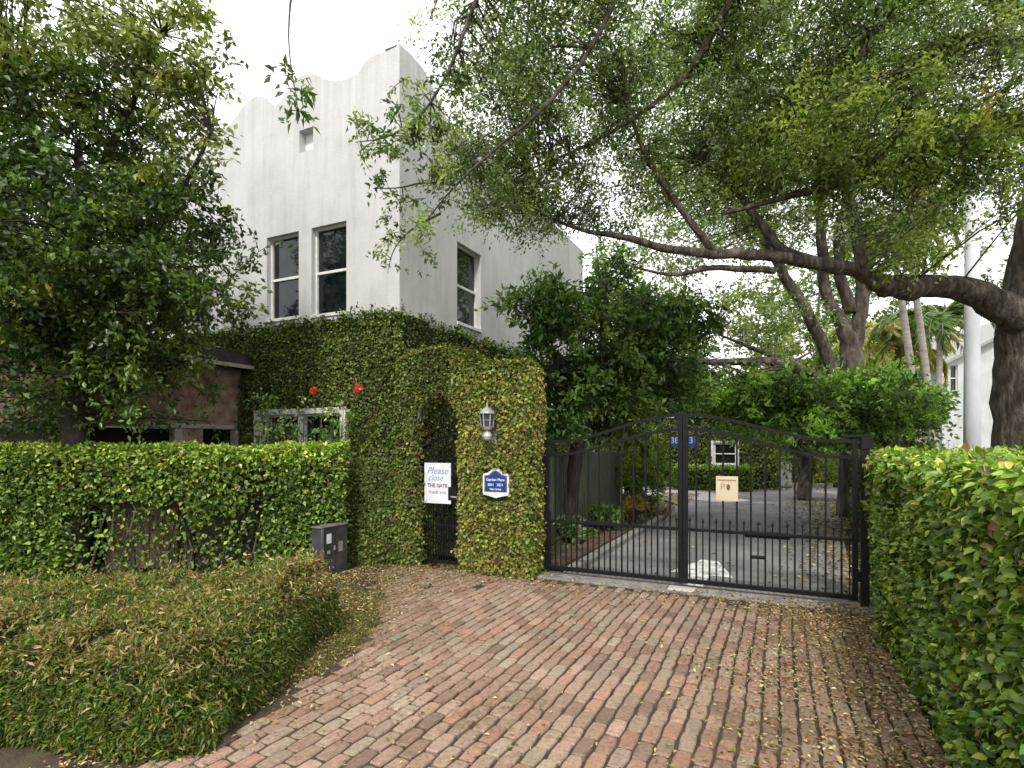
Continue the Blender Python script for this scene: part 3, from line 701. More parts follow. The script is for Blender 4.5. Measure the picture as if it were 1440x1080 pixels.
rough_sheet(st, *fr2, 60, 80, .008, keep_gw); rough_sheet(st, *sd2, 10, 60, .008); rough_sheet(st, *le2, 10, 60, .008)
obj('stem', st, M['mat'], iv2)  # dark backing sheet, shade between the leaves put into its colour
p1, n1 = face_pts(25000, *fr2, keep_gw2); p2, n2 = face_pts(3200, *sd2); p4, n4 = face_pts(2200, *le2)
ta = RNG.uniform(A0, A1, 6500); tb = RNG.uniform(BF - .03, BB + .03, 6500); tz = np.interp(ta, [t[0] for t in tp], [t[1] for t in tp]) + .01
p5 = np.stack([G0[0] + ta * U[0] + tb * V[0], G0[1] + ta * U[1] + tb * V[1], tz], 1); n5 = np.repeat(np.array([[0, 0, 1.]]), len(p5), 0)
a1_, _b = loc_ab(p1); mleft = a1_ < -1.15
p6, n6 = face_pts(1500, Lw(OP0, BB, 1.9), Lw(OP0, BF, 0) - Lw(OP0, BB, 0), (0, 0, -1.9))
rq = [face_pts(1900, Lw(OP0 + .004, BF, 0), Lw(OP0 + .004, BB, 0) - Lw(OP0 + .004, BF, 0), (0, 0, 2.0))]
rs_ = MB(); rough_sheet(rs_, Lw(OP0, BF, 0), Lw(OP0, BB, 0) - Lw(OP0, BF, 0), (0, 0, 2.0), 8, 50, .006)
am = RNG.uniform(0, pi, 1300); bz = RNG.uniform(BF, BB, 1300); aa_ = ocx + (orx - .01) * np.cos(am)
pu = np.stack([G0[0] + aa_ * U[0] + bz * V[0], G0[1] + aa_ * U[1] + bz * V[1], 1.98 + .31 * np.sin(am)], 1); nu_ = -unit(np.stack([np.cos(am) * U[0], np.cos(am) * U[1], np.sin(am)], 1))
obj('stem', rs_, M['mat'], iv2)  # same dark shade-coloured backing inside the opening
e2 = []
for _ in range(260):
    p = Lw(random.uniform(-1.9, -.06), BF - .06, random.uniform(.05, 2.6))
    if keep_gw2(p[None])[0]: e2.append(p)
ce2, _ = clumps(np.array(e2), 8, .09, .048, .038, IVY2[1:6], None, 'r', .2, 3)
cr_a = RNG.uniform(A0, A1, 2600); cr_z = np.interp(cr_a, [t[0] for t in tp], [t[1] for t in tp]); cr_b = np.where(RNG.uniform(0, 1, 2600) < .7, BF, BB)
pc_ = np.stack([G0[0] + cr_a * U[0] + cr_b * V[0], G0[1] + cr_a * U[1] + cr_b * V[1], cr_z], 1) + RNG.normal(0, .014, (2600, 3)); nc_ = np.repeat(unit(np.array([[-V[0], -V[1], 1.]])), 2600, 0)
leaf_obj('foliage', [ce2, ivy_leaves(pc_, nc_, 3, .042, IVY2, bulge=.03), ivy_leaves(rq[0][0], rq[0][1], 1), ivy_leaves(pu, nu_, 1, bulge=.03), corner(A1, BF, 2.6, 900, 3, IVY2), corner(A0, BF, 2.75, 600, 1, na=(-1, -1)), corner(OP0, BF, 1.95, 500, 1), ivy_leaves(p1[mleft], n1[mleft], 0, .04, IVC, bright=1.1), ivy_leaves(p1[~mleft], n1[~mleft], 3, .042, IVY2, (2, 4, 5, 5, 3, 2, 2.5)),
   ivy_leaves(p2, n2, 4, .042, IVY2, (1, 2, 4, 5, 3, 4, 3), bright=1.2), ivy_leaves(p4, n4, 1), ivy_leaves(p5, n5, 2, .04, IVY2, bright=1.05, bulge=.07)], M['ivy_leaf'], iv2)

# ------------------------------------------------------------------ text helper
def text_mesh(name, txt, size, origin, eu, ev, mat, parent, bold=0.0, shear=0.0, align='CENTER'):
    cu = bpy.data.curves.new(name, 'FONT'); cu.body = txt; cu.size = size; cu.align_x = align; cu.align_y = 'CENTER'; cu.offset = bold; cu.shear = shear; cu.resolution_u = 3
    to = bpy.data.objects.new(name, cu); COL.objects.link(to)
    dg = bpy.context.evaluated_depsgraph_get(); me0 = bpy.data.meshes.new_from_object(to.evaluated_get(dg))
    vs = np.array([v.co[:] for v in me0.vertices]); fs_ = [tuple(p.vertices) for p in me0.polygons]
    COL.objects.unlink(to); bpy.data.objects.remove(to); bpy.data.meshes.remove(me0)
    mb = MB(); mb.v = [tuple(np.array(origin) + v[0] * np.array(eu) + v[1] * np.array(ev)) for v in vs]; mb.f = fs_
    return obj(name, mb, mat, parent)
U3 = np.array([U[0], U[1], 0]); V3 = np.array([V[0], V[1], 0]); Z3 = np.array([0, 0, 1.])

# ------------------------------------------------------------------ gates
def bar(mb, a, z0, z1, b=0.0, h=.0095): mb.box(a - h, a + h, b - h, b + h, z0, z1)
def leaf_gate(label, ah, ac):       # hinge side a, centre side a
    sgn = 1 if ac > ah else -1; W = abs(ac - ah); loc = Lw(ah, 0)
    g = thing('driveway_gate', label, 'gate', loc, group='leaves of the black iron driveway gate')
    zt = lambda s: 1.685 + .305 * (lambda q: q * q * (3 - 2 * q))(min(1, max(0, (s - .08) / .9)))
    zl = lambda s: zt(s) - .165
    A = lambda s: ah + sgn * s * W
    fr = MB()
    fr.box(min(A(0), A(0) + sgn * .05), max(A(0), A(0) + sgn * .05), -.025, .025, .05, 1.71, .004)
    fr.box(min(A(1), A(1) - sgn * .052), max(A(1), A(1) - sgn * .052), -.026, .026, .05, 2.0, .004)
    lo_, hi_ = min(A(0), A(1)) + .052, max(A(0), A(1)) - .052
    fr.box(lo_, hi_, -.022, .022, .055, .105, .004); fr.box(lo_, hi_, -.018, .018, .655, .69, .003)
    obj('frame', fr, M['iron'], g)
    n = 26
    for name_, zf in (('top_rail', zt), ('lower_rail', zl)):
        r = MB()
        for i in range(n):
            s0, s1 = .02 + .96 * i / n, .02 + .96 * (i + 1) / n
            a0, a1 = A(s0), A(s1)
            if sgn < 0: s0, s1, a0, a1 = s1, s0, a1, a0
            r.hexa([Lw(a0, -.016, zf(s0) - .018), Lw(a1, -.016, zf(s1) - .018), Lw(a1, .016, zf(s1) - .018), Lw(a0, .016, zf(s0) - .018),
                    Lw(a0, -.016, zf(s0) + .016), Lw(a1, -.016, zf(s1) + .016), Lw(a1, .016, zf(s1) + .016), Lw(a0, .016, zf(s0) + .016)])
        obj(name_, r, M['iron'], g)
    k = 12
    for i in range(1, k):
        s = i / k; m = MB(); bar(m, A(s), .1, zl(s) - .01); obj('picket', m, M['iron'], g)
    for i in range(k):
        s = (i + .5) / k; m = MB(); bar(m, A(s), .1, .765, h=.007)
        c = Lw(A(s), 0, .765); m.lathe(c, [(.004, -.005), (.013, .004), (.015, .018), (.008, .034), (.002, .05)], 8)
        obj('short_picket', m, M['iron'], g)
    # scrolls between the two curved rails
    for i in range(k):
        s = (i + .5) / k
        m = MB(); zc = (zt(s) + zl(s)) / 2; pts = [Lw(A(s) + .052 * cos(t), 0, zc + .052 * sin(t)) for t in np.linspace(0, 2 * pi, 15)]
        m.tube(pts, .004, 5, cap=False); obj('ring', m, M['iron'], g)
    op = MB(); sa, sb = (.30, .52) if sgn > 0 else (.62, .36)
    a_, b_ = sorted((A(sa), A(sb))); op.box(a_, b_, .03, .10, .62, .69, .008)
    op.tube([Lw(A(sa if sgn > 0 else sb), .07, .655), Lw(ah - sgn * .02, .16, .655)], .018, 8)
    obj('closer_arm', op, M['iron'], g)
    if sgn < 0:
        q = MB(); q.box(A(.58), A(.50), -.035, .03, .40, .43, .005); obj('latch', q, M['iron'], g)
    for z in (.3, 1.45): obj('hinge', MB().tube([Lw(ah - sgn * .015, -.01, z - .05), Lw(ah - sgn * .015, -.01, z + .05)], .018, 8), M['iron'], g)
    return g
leaf_gate('left leaf of the tall black iron driveway gate, hinged beside the ivy pillar', .045, 1.762)
leaf_gate('right leaf of the tall black iron driveway gate, hinged beside the clipped hedge', 3.50, 1.768)
gp_ = thing('gate_post', 'black iron gate post with flat cap arm at the right hedge', 'gate post', Lw(3.57, 0))
obj('post', MB().box(3.525, 3.60, -.04, .04, -.02, 1.72, .004), M['iron'], gp_)
obj('cap', MB().box(3.36, 3.62, -.03, .09, 1.722, 1.75, .004).box(3.53, 3.63, -.05, .05, 1.60, 1.72, .004), M['iron'], gp_)
# blue number plate behind the middle of the gate
s1 = thing('number_sign', 'small blue number plate fixed behind the middle posts of the gate', 'sign', Lw(1.77, .04, 1.60))
obj('plate', MB().box(1.61, 1.93, .034, .045, 1.615, 1.76, .003), M['blue_dim'], s1)
text_mesh('number', '38', .10, Lw(1.665, .031, 1.695), U3, Z3, M['letter_dim'], s1, .002)
text_mesh('number', '31', .10, Lw(1.875, .031, 1.695), U3, Z3, M['letter_dim'], s1, .002)
# cream notice on the right leaf
nz0, nz1 = EYE - 80 / F * 6.35, EYE - 45 / F * 6.35
def a_front(x, b):
    k = (x - 720) / F; o = G0 + b * V; return (k * o[1] - o[0]) / (.901 + .434 * k)
na0, na1 = a_front(1007, -.02), a_front(1038, -.02)
s2 = thing('notice_board', 'cream notice board hanging on the right leaf of the driveway gate', 'sign', Lw((na0 + na1) / 2, -.02, nz0))
obj('board', MB().box(na0, na1, -.028, -.016, nz0, nz1, .003), M['cream'], s2)
obj('header', MB().box(na0 + .02, na1 - .02, -.031, -.0285, nz1 - .05, nz1 - .035), M['tan_ink'], s2)
obj('emblem', MB().prism([(na0 + .13 + .02 * cos(t), nz1 - .12 + .035 * sin(t)) for t in np.linspace(0, 2 * pi, 10)[:-1]][::-1], -.0312, -.0288), M['olive_ink'], s2)
text_mesh('wording', 'P', .10, Lw(na0 + .07, -.0295, nz1 - .12), U3, Z3, M['tan_ink'], s2)

# pedestrian gate
pg = thing('pedestrian_gate', 'narrow black iron gate with arched top in the ivy wall', 'gate', Lw(OP0, -.28))
PB = -.28; pa0, pa1 = OP0 + .02, OP1 - .02
def pt(a): s = (a - pa0) / (pa1 - pa0); return 1.66 + .25 * sin(min(1, .12 + s * .95) * pi / 2 * 1.05)
fr = MB(); fr.box(pa0, pa0 + .04, PB - .02, PB + .02, .04, pt(pa0) + .01, .003); fr.box(pa1 - .04, pa1, PB - .02, PB + .02, .04, pt(pa1) + .01, .003)
fr.box(pa0 + .042, pa1 - .042, PB - .016, PB + .016, .05, .09, .003); fr.box(pa0 + .042, pa1 - .042, PB - .014, PB + .014, .55, .58, .003)
obj('frame', fr, M['iron'], pg)
for nm, dz in (('top_rail', 0), ('lower_rail', -.13)):
    obj(nm, MB().tube([Lw(a, PB, pt(a) + dz) for a in np.linspace(pa0 + .02, pa1 - .02, 12)], .016, 6), M['iron'], pg, smooth=True)
for i in range(1, 7):
    a = pa0 + .03 + (pa1 - pa0 - .06) * i / 7; m = MB(); bar(m, a, .08, pt(a) - .13, PB, .007); obj('picket', m, M['iron'], pg)
for i in range(7):
    a = pa0 + .03 + (pa1 - pa0 - .06) * (i + .5) / 7; m = MB(); bar(m, a, .08, .66, PB, .006); obj('short_picket', m, M['iron'], pg)
lk = obj('lock_box', MB().box(pa1 - .17, pa1 - .042, PB - .035, PB + .03, .90, 1.09, .006), M['iron'], pg)
obj('handle', MB().tube([Lw(pa1 - .10, PB - .04, .955), Lw(pa1 - .10, PB - .075, .955), Lw(pa1 + .0, PB - .08, .955)], .012, 8), M['pewter'], lk, smooth=True)
# poster on it
qa0, qa1 = a_front(597, PB - .03), a_front(634, PB - .03); qD = 7.37 - .434 * (qa0 + qa1) / 2 + .901 * (PB - .03)
qz0, qz1 = EYE - 83 / F * qD, EYE - 26 / F * qD
po = thing('notice_poster', 'white poster with blue and violet lettering tied to the narrow gate', 'sign', Lw((qa0 + qa1) / 2, PB - .03, qz0))
obj('board', MB().box(qa0, qa1, PB - .033, PB - .024, qz0, qz1, .002), M['paper'], po)
qm = (qa0 + qa1) / 2; H = qz1 - qz0
text_mesh('wording', 'Please', .135, Lw(qm, PB - .035, qz1 - .20 * H), U3, Z3, M['blue_ink'], po, .001, .3)
text_mesh('wording', 'close', .115, Lw(qm - .03, PB - .035, qz1 - .37 * H), U3, Z3, M['blue_ink'], po, .0, .3)
text_mesh('wording', 'THE GATE', .068, Lw(qm, PB - .035, qz1 - .56 * H), U3, Z3, M['dark_ink'], po, .003)
text_mesh('wording', 'thank you', .07, Lw(qm, PB - .035, qz1 - .72 * H), U3, Z3, M['grey_ink'], po, .001)
# plaque on the pillar
ca, cz = PCA, PCZ; hw, hh = .185, .155
def outline(s, dz=0):
    pts = [(-1, -.78), (-.94, -.95), (-.5, -1.05), (0, -1.2), (.5, -1.05), (.94, -.95), (1, -.78), (1, .62), (.92, .78), (.62, .84), (.40, 1.02), (.22, 1.2), (0, 1.27), (-.22, 1.2), (-.40, 1.02), (-.62, .84), (-.92, .78), (-1, .62)]
    return [(ca + x * hw * s, cz + y * hh * s + dz) for x, y in pts][::1]
pq = thing('wall_plaque', 'white edged blue address plaque on the ivy covered pillar under the lamp', 'sign', Lw(ca, BF, cz - .18))
obj('backing', MB().prism(outline(1.0), BF - .06, BF), M['plaque_white'], pq)
def outline2(s): return [(ca + x * hw * s, cz + y * hh * s + .005) for x, y in [(-1, -.85), (1, -.85), (1, .68), (.62, .74), (.40, .95), (.2, 1.1), (0, 1.18), (-.2, 1.1), (-.40, .95), (-.62, .74), (-1, .68)]]
obj('border', MB().prism(outline2(.86), BF - .064, BF - .0605), M['blue_edge'], pq)
obj('panel', MB().prism(outline2(.76), BF - .068, BF - .0645), M['blue'], pq)
for t, s_, dz in (('Garden Place', .048, .045), ('3801', .046, -.02), ('3831', .046, -.02), ('Main Drive', .036, -.075)):
    text_mesh('wording', t, s_, Lw(ca + {'3801': -.065, '3831': .065}.get(t, 0), BF - .0695, cz + dz), U3, Z3, M['lettering'], pq, .0012)
# wall lantern
la = a_front(686, BF - .18); lb = BF - .20; lD = 7.37 - .434 * la + .901 * lb
zof = lambda y: EYE + (625 - y) / F * lD
ln = thing('wall_lantern', 'pewter carriage lantern mounted on the ivy pillar above the plaque', 'lamp', Lw(la, BF, zof(620)))
c = Lw(la, lb, 0)
obj('bracket', MB().tube([Lw(la + .01, BF + .01, zof(613)), Lw(la + .005, BF - .10, zof(619)), Lw(la, lb, zof(612)), Lw(la, lb, zof(602))], [.022, .02, .018, .02], 8).lathe(c + Z3 * zof(618), [(.01, -.02), (.05, 0), (.062, .04), (.05, .085), (.03, .10)], 14)
    .box(la - .055, la + .055, BF - .05, BF - .002, zof(624), zof(604), .01), M['pewter'], ln, smooth=False)
obj('base', MB().lathe(c + Z3 * zof(604), [(.03, -.01), (.06, 0), (.07, .02), (.078, .035)], 6), M['pewter'], ln)
obj('glass', MB().lathe(c + Z3 * zof(600), [(.068, 0), (.084, zof(582) - zof(600))], 6), M['lamp_glass'], ln)
cg = MB()
for k in range(6):
    an = 2 * pi * k / 6; d = np.array([cos(an), sin(an), 0]); cg.tube([c + d * .072 + Z3 * zof(601), c + d * .088 + Z3 * zof(581)], .008, 5)
cg.lathe(c + Z3 * (zof(591) - .004), [(.079, 0), (.082, .008)], 6)
obj('cage', cg, M['pewter'], ln)
obj('lid', MB().lathe(c + Z3 * zof(582), [(.10, -.004), (.102, .008), (.085, .03), (.06, .055), (.03, .075), (.012, .085), (.016, .10), (.009, .12), (.003, .15)], 16), M['pewter'], ln, smooth=True)

# ------------------------------------------------------------------ utility cabinet by the hedge
ca_, cb_ = ab((452 - 720) / F * 7.1, 7.1)
ub = thing('utility_cabinet', 'thin grey utility cabinet with pale stickers at the end of the hedge', 'cabinet', Lw(ca_, cb_))
obj('body', MB().box(ca_ - .16, ca_, cb_, cb_ + .46, 0, .60, .006), M['grey_box'], ub)
obj('lid', MB().box(ca_ - .17, ca_ + .012, cb_ - .012, cb_ + .47, .602, .618, .004), M['old_concrete'], ub)
obj('door_seam', MB().box(ca_ + .0005, ca_ + .003, cb_ + .235, cb_ + .24, .04, .57), M['dark'], ub)
obj('latch', MB().box(ca_ + .001, ca_ + .02, cb_ + .21, cb_ + .23, .30, .36, .003), M['pewter'], ub)
obj('edge_trim', MB().box(ca_ + .001, ca_ + .010, cb_ - .004, cb_ + .03, .0, .60, .002), M['old_concrete'], ub)
for (y0, y1, z0, z1, mm) in ((.09, .17, .40, .52, 'paper'), (.30, .38, .27, .40, 'concrete'), (.10, .15, .27, .31, 'grey_light')):
    obj('sticker', MB().box(ca_ + .001, ca_ + .004, cb_ + y0, cb_ + y1, z0, z1), M[mm], ub)

# ------------------------------------------------------------------ hedges
HC = [(.022, .042, .008), (.045, .082, .012), (.085, .14, .018), (.135, .195, .026), (.20, .25, .04), (.10, .07, .03), (.30, .33, .08)]
def hedge_leaves(n, o, ex, ey, ez, faces, L, W, shape, seed, keep=None, cols=HC, wts=(5, 6, 6, 4.5, 2.4, 1.2, .8), inset=.06, bulge=.075, topb=1.5, rnd=.10):
    o, ex, ey = map(lambda q: np.array(q, float), (o, ex, ey)); ez = np.array([0, 0, ez], float)
    lx, ly, lz = map(np.linalg.norm, (ex, ey, ez)); ux, uy, uz = ex / lx, ey / ly, ez / lz
    areas = {'f': lx * lz, 'k': lx * lz, 't': lx * ly, 'l': ly * lz, 'r': ly * lz}; tot = sum(areas[f] for f in faces); res = []
    for f in faces:
        m = int(n * areas[f] / tot); q = RNG.uniform(0, 1, (m, 2))
        x, y, z = q[:, 0], q[:, 0] * 0, q[:, 1]
        if f == 'f': nr = -uy
        elif f == 'k': y = y + 1; nr = uy
        elif f == 't': x, y, z = q[:, 0], q[:, 1], q[:, 0] * 0 + 1; nr = uz
        elif f == 'l': x, y, z = q[:, 0] * 0, q[:, 0], q[:, 1]; nr = -ux
        else: x, y, z = q[:, 0] * 0 + 1, q[:, 0], q[:, 1]; nr = ux
        p = o + x[:, None] * ex + y[:, None] * ey + z[:, None] * ez
        N_ = np.repeat(nr[None], m, 0)
        # round the shoulders
        if f in 'fklr':
            k = np.clip((z * lz - (lz - rnd)) / rnd, 0, 1); p = p - N_ * (k ** 2 * rnd * .6)[:, None]; N_ = unit(N_ + uz * k[:, None] * .8)
        p = p + N_ * ((sn(p, 3.1, seed) * .6 + sn(p, 8.5, (seed + 1) % 8) * .4) * bulge - RNG.exponential(inset, m) + .03)[:, None]
        res.append((p, N_, z))
    p = np.concatenate([r[0] for r in res]); N_ = np.concatenate([r[1] for r in res]); z = np.concatenate([r[2] for r in res])
    if keep is not None: mk = keep(p); p, N_, z = p[mk], N_[mk], z[mk]
    n = len(p); tan = unit(rand_unit(n) * .9 + N_ * .5 + [0, 0, -.25]); nor = unit(N_ * .7 + rand_unit(n) * .6 + [0, 0, .5]); nor = unit(nor - tan * (nor * tan).sum(1, keepdims=True))
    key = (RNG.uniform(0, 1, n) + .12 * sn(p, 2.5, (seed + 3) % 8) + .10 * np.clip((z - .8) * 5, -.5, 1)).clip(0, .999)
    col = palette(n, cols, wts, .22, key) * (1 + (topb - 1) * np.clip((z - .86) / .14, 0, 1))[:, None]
    s = RNG.uniform(.6, 1.25, n)
    return leaf_data(p, tan, nor, L * s, W * s, col.clip(.003, .8), shape)
def core(mb, o, ex, ey, ez, ins=.12, z0=0.0):
    o, ex, ey = map(lambda q: np.array(q, float), (o, ex, ey)); lx, ly = np.linalg.norm(ex), np.linalg.norm(ey); ux, uy = ex / lx, ey / ly
    a = o + ux * ins + uy * ins; X = ux * (lx - 2 * ins); Y = uy * (ly - 2 * ins); zt = ez - ins
    c = [a, a + X, a + X + Y, a + Y]
    mb.hexa([q + np.array([0, 0, z0]) for q in c] + [q + np.array([0, 0, zt]) for q in c])
# right hedge, running back along the drive towards the street
hr = thing('clipped_hedge', 'tall clipped green hedge along the right side of the brick drive', 'hedge', Lw(4.3, -2.5))
o_, ex_, ey_ = Lw(3.62, -5.0, 0), Lw(5.6, -5.0, 0) - Lw(3.62, -5.0, 0), Lw(3.62, -.08, 0) - Lw(3.62, -5.0, 0)
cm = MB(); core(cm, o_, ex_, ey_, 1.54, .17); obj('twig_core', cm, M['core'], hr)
def keep_rh(p):
    a, b = loc_ab(p); return ~((p[:, 2] < .16) & (RNG.uniform(0, 1, len(p)) < .6))
tw = MB()
for _ in range(420):
    a = random.uniform(3.68, 3.85); b = random.uniform(-4.9, -.15); z = random.uniform(0, 1.3)
    p = Lw(a, b, z); tw.tube([p, p + np.array([random.uniform(-.12, .05), random.uniform(-.12, .1), random.uniform(.1, .3)])], [.005, .002], 4, cap=False)
def face_only(nm, w): pass
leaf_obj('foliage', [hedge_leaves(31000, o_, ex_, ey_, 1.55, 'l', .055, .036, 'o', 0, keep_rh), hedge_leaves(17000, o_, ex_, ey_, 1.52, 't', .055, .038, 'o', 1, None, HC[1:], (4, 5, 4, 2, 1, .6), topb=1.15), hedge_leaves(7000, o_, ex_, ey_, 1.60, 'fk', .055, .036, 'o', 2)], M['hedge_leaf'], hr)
# left hedge
hl = thing('clipped_hedge', 'clipped green hedge with bare stems low down in front of the house', 'hedge', (-4.2, 7.3, 0), 0)
o_ = np.array([-8.6, 6.35, 0.]); ex_ = np.array([-2.22, 7.55, 0]) - o_; ey_ = np.array([-.1, .62, 0.])
def gap(p):
    k = 720 + p[:, 0] / p[:, 1] * F
    g1 = (p[:, 0] > -5.4) & (p[:, 0] < -3.2) & (p[:, 2] < .82 + .16 * np.sin(p[:, 0] * 5.3) + .1 * np.sin(p[:, 0] * 13))
    g2 = (p[:, 0] > -5.2) & (p[:, 0] < -4.5) & (p[:, 2] < .95)
    g3 = (p[:, 0] > -3.5) & (p[:, 0] < -3.05) & (p[:, 2] > .95) & (p[:, 2] < 1.3)
    return ~((g1 | g2) & (RNG.uniform(0, 1, len(p)) < .84)) & ~(g3 & (RNG.uniform(0, 1, len(p)) < .5))
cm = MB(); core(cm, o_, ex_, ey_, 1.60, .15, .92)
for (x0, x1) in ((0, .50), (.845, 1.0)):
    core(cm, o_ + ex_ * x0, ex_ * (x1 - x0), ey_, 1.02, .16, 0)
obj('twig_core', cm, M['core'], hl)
tw = MB()
for _ in range(46):
    x = random.uniform(-5.6, -3.0); y = 6.35 + (x + 8.6) * .188 + random.uniform(.12, .5); p = np.array([x, y, 0.])
    pts = [p]; 
    for s in range(4): pts.append(pts[-1] + np.array([random.gauss(0, .07), random.gauss(0, .05), .28]))
    r = random.uniform(.006, .018); tw.tube(pts, [r, r * .9, r * .8, r * .6, r * .4], 5, cap=False, wob=.1)
obj('stem', tw, M['bark'], hl, smooth=True)
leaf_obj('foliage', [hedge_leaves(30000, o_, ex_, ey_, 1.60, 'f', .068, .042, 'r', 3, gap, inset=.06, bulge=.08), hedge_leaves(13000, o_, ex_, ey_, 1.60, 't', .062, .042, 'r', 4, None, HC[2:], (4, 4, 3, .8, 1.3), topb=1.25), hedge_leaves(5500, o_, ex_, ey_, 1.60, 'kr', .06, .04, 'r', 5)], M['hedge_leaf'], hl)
# what shows through the gap
lwall = thing('low_wall', 'low grey concrete wall half hidden behind the bare stems of the left hedge', 'wall', (-3.9, 7.85, 0), 0)
wb = MB(); 
for i in range(6): x = -4.75 + i * .41; wb.hexa([(x, 7.75 + i * .077, 0), (x + .40, 7.82 + i * .077, 0), (x + .37, 7.97 + i * .077, 0), (x - .03, 7.90 + i * .077, 0), (x, 7.75 + i * .077, .9), (x + .40, 7.82 + i * .077, .9), (x + .37, 7.97 + i * .077, .9), (x - .03, 7.90 + i * .077, .9)])
obj('block', wb, M['old_concrete'], lwall)
pnl = thing('wooden_panel', 'reddish brown wooden panel standing behind the bare stems of the hedge', 'panel', (-4.9, 7.6, 0), 0)
wb = MB()
for i in range(5): x = -5.35 + i * .17; wb.hexa([(x, 7.55 + i * .03, 0), (x + .16, 7.58 + i * .03, 0), (x + .16, 7.61 + i * .03, 0), (x, 7.58 + i * .03, 0), (x, 7.55 + i * .03, .86), (x + .16, 7.58 + i * .03, .86), (x + .16, 7.61 + i * .03, .86), (x, 7.58 + i * .03, .86)])
obj('plank', wb, M['brown_stucco'], pnl)
# low shrub at the front left
sh = thing('low_shrub_hedge', 'low mounded shrub with fine browned leaves at the edge of the bricks', 'shrub', (-3, 4.2, 0), 0)
def sh_pts(n):
    x = RNG.uniform(-6.4, -1.15, n); y = RNG.uniform(2.95, 5.3, n)
    re = -1.72 - .10 * np.sin(y * 3) + .24 * np.clip((y - 3.4) / 1.6, 0, 1); re = re - np.clip((y - 5.0) / .6, 0, 1) ** 2 * .5
    d1 = re - x; d2 = y - 3.06 - .08 * np.sin(x * 4); d3 = 5.08 + .03 * x + .08 * np.sin(x * 3.3) - y
    d = np.minimum(np.minimum(d1, d2), d3); m = d > -.02
    return x[m], y[m], d[m].clip(0)
def sh_h(x, y, d):
    q = np.stack([x, y, x * 0], 1); base = .545 + .06 * sn(q, 1.6, 1) + .07 * sn(q, 4.5, 2) + .05 * sn(q, 11, 3) - .16 * np.clip((sn(q, 6.5, 6) - .45) / .3, 0, 1)
    return base * (1 - np.exp(-((d + .015) / .085))) ** .55
x, y, d = sh_pts(105000)
def sh_re(y): return -1.72 - .10 * np.sin(y * 3) + .24 * np.clip((y - 3.4) / 1.6, 0, 1) - np.clip((y - 5.0) / .6, 0, 1) ** 2 * .5
yy = RNG.uniform(3.06, 5.1, 26000); dd_ = RNG.exponential(.07, 26000); xx = sh_re(yy) - dd_
x2 = RNG.uniform(-4.6, -1.6, 26000); d2_ = RNG.exponential(.07, 26000); y2 = 3.06 + .08 * np.sin(x2 * 4) + d2_
x = np.concatenate([x, xx, x2]); y = np.concatenate([y, yy, y2]); d = np.concatenate([d, np.minimum(dd_, (y2[0] * 0 + yy - 3.06 - .08 * np.sin(xx * 4)).clip(0)), np.minimum(d2_, (sh_re(y2) - x2).clip(0))])
h = sh_h(x, y, d)
# leaves on the dome, and on its steep flanks
fl = RNG.uniform(0, 1, len(x)); near = d < .13; z = np.where(near, h * fl ** .75, h) - RNG.exponential(.03, len(x)) + RNG.exponential(.026, len(x)); z = z.clip(.01)
pos = np.stack([x, y, z], 1); n_ = len(pos)
tan = unit(rand_unit(n_) * .75 + np.array([0, -.12, .25]) + np.where(near, -.5, .1)[:, None] * [0, 0, 1]); nor = unit(rand_unit(n_) * .8 + [0, -.2, .6]); nor = unit(nor - tan * (nor * tan).sum(1, keepdims=True))
topk = ((z - .34) / .14).clip(0, 1) * (.72 + .45 * sn(pos, 2.3, 5))
key = RNG.uniform(0, 1, n_)
gr = palette(n_, [(.035, .06, .012), (.06, .095, .016), (.10, .135, .022), (.15, .18, .03)], (3, 5, 4, 2), .22)
bn = palette(n_, [(.20, .14, .055), (.32, .25, .13), (.24, .19, .065), (.15, .09, .04), (.42, .36, .22), (.17, .17, .04)], (3, 3, 4, 2, 1.2, 3), .2)
colr = np.where((key < .14 + .80 * topk)[:, None], bn, gr)
s = RNG.uniform(.6, 1.3, n_)
leaf_obj('foliage', [leaf_data(pos, tan, nor, .046 * s, .0135 * s, colr.clip(.003, .7), 'n')], M['leaf'], sh)
cm = MB(); nx, ny = 70, 40; gx = np.linspace(-6.4, -1.1, nx); gy = np.linspace(2.7, 5.8, ny)
for j in range(ny):
    for i in range(nx):
        x_, y_ = gx[i], gy[j]; re = -1.72 - .10 * sin(y_ * 3) + .24 * min(1, max(0, (y_ - 3.4) / 1.6)) - min(1, max(0, (y_ - 5.0) / .6)) ** 2 * .5
        dd = min(re - x_, y_ - 3.06 - .08 * sin(x_ * 4), 5.08 + .03 * x_ + .08 * sin(x_ * 3.3) - y_)
        hh_ = float(sh_h(np.array([x_]), np.array([y_]), np.array([max(0, dd - .10)]))[0]) if dd > .12 else 0
        cm.v.append((x_, y_, max(-.05, hh_ - .07)))
for j in range(ny - 1):
    for i in range(nx - 1): k = j * nx + i; cm.f.append((k, k + 1, k + nx + 1, k + nx))
obj('twig_core', cm, M['core'], sh)
tw = MB()
for _ in range(200):
    x_ = random.uniform(-4.6, -1.75); y_ = random.uniform(3.1, 5.2); p = np.array([x_, y_, .34])
    tw.tube([p, p + np.array([random.gauss(0, .03), random.gauss(0, .03), .12]), p + np.array([random.gauss(0, .05), random.gauss(0, .05), .21])], [.0022, .0016, .0008], 4, cap=False)

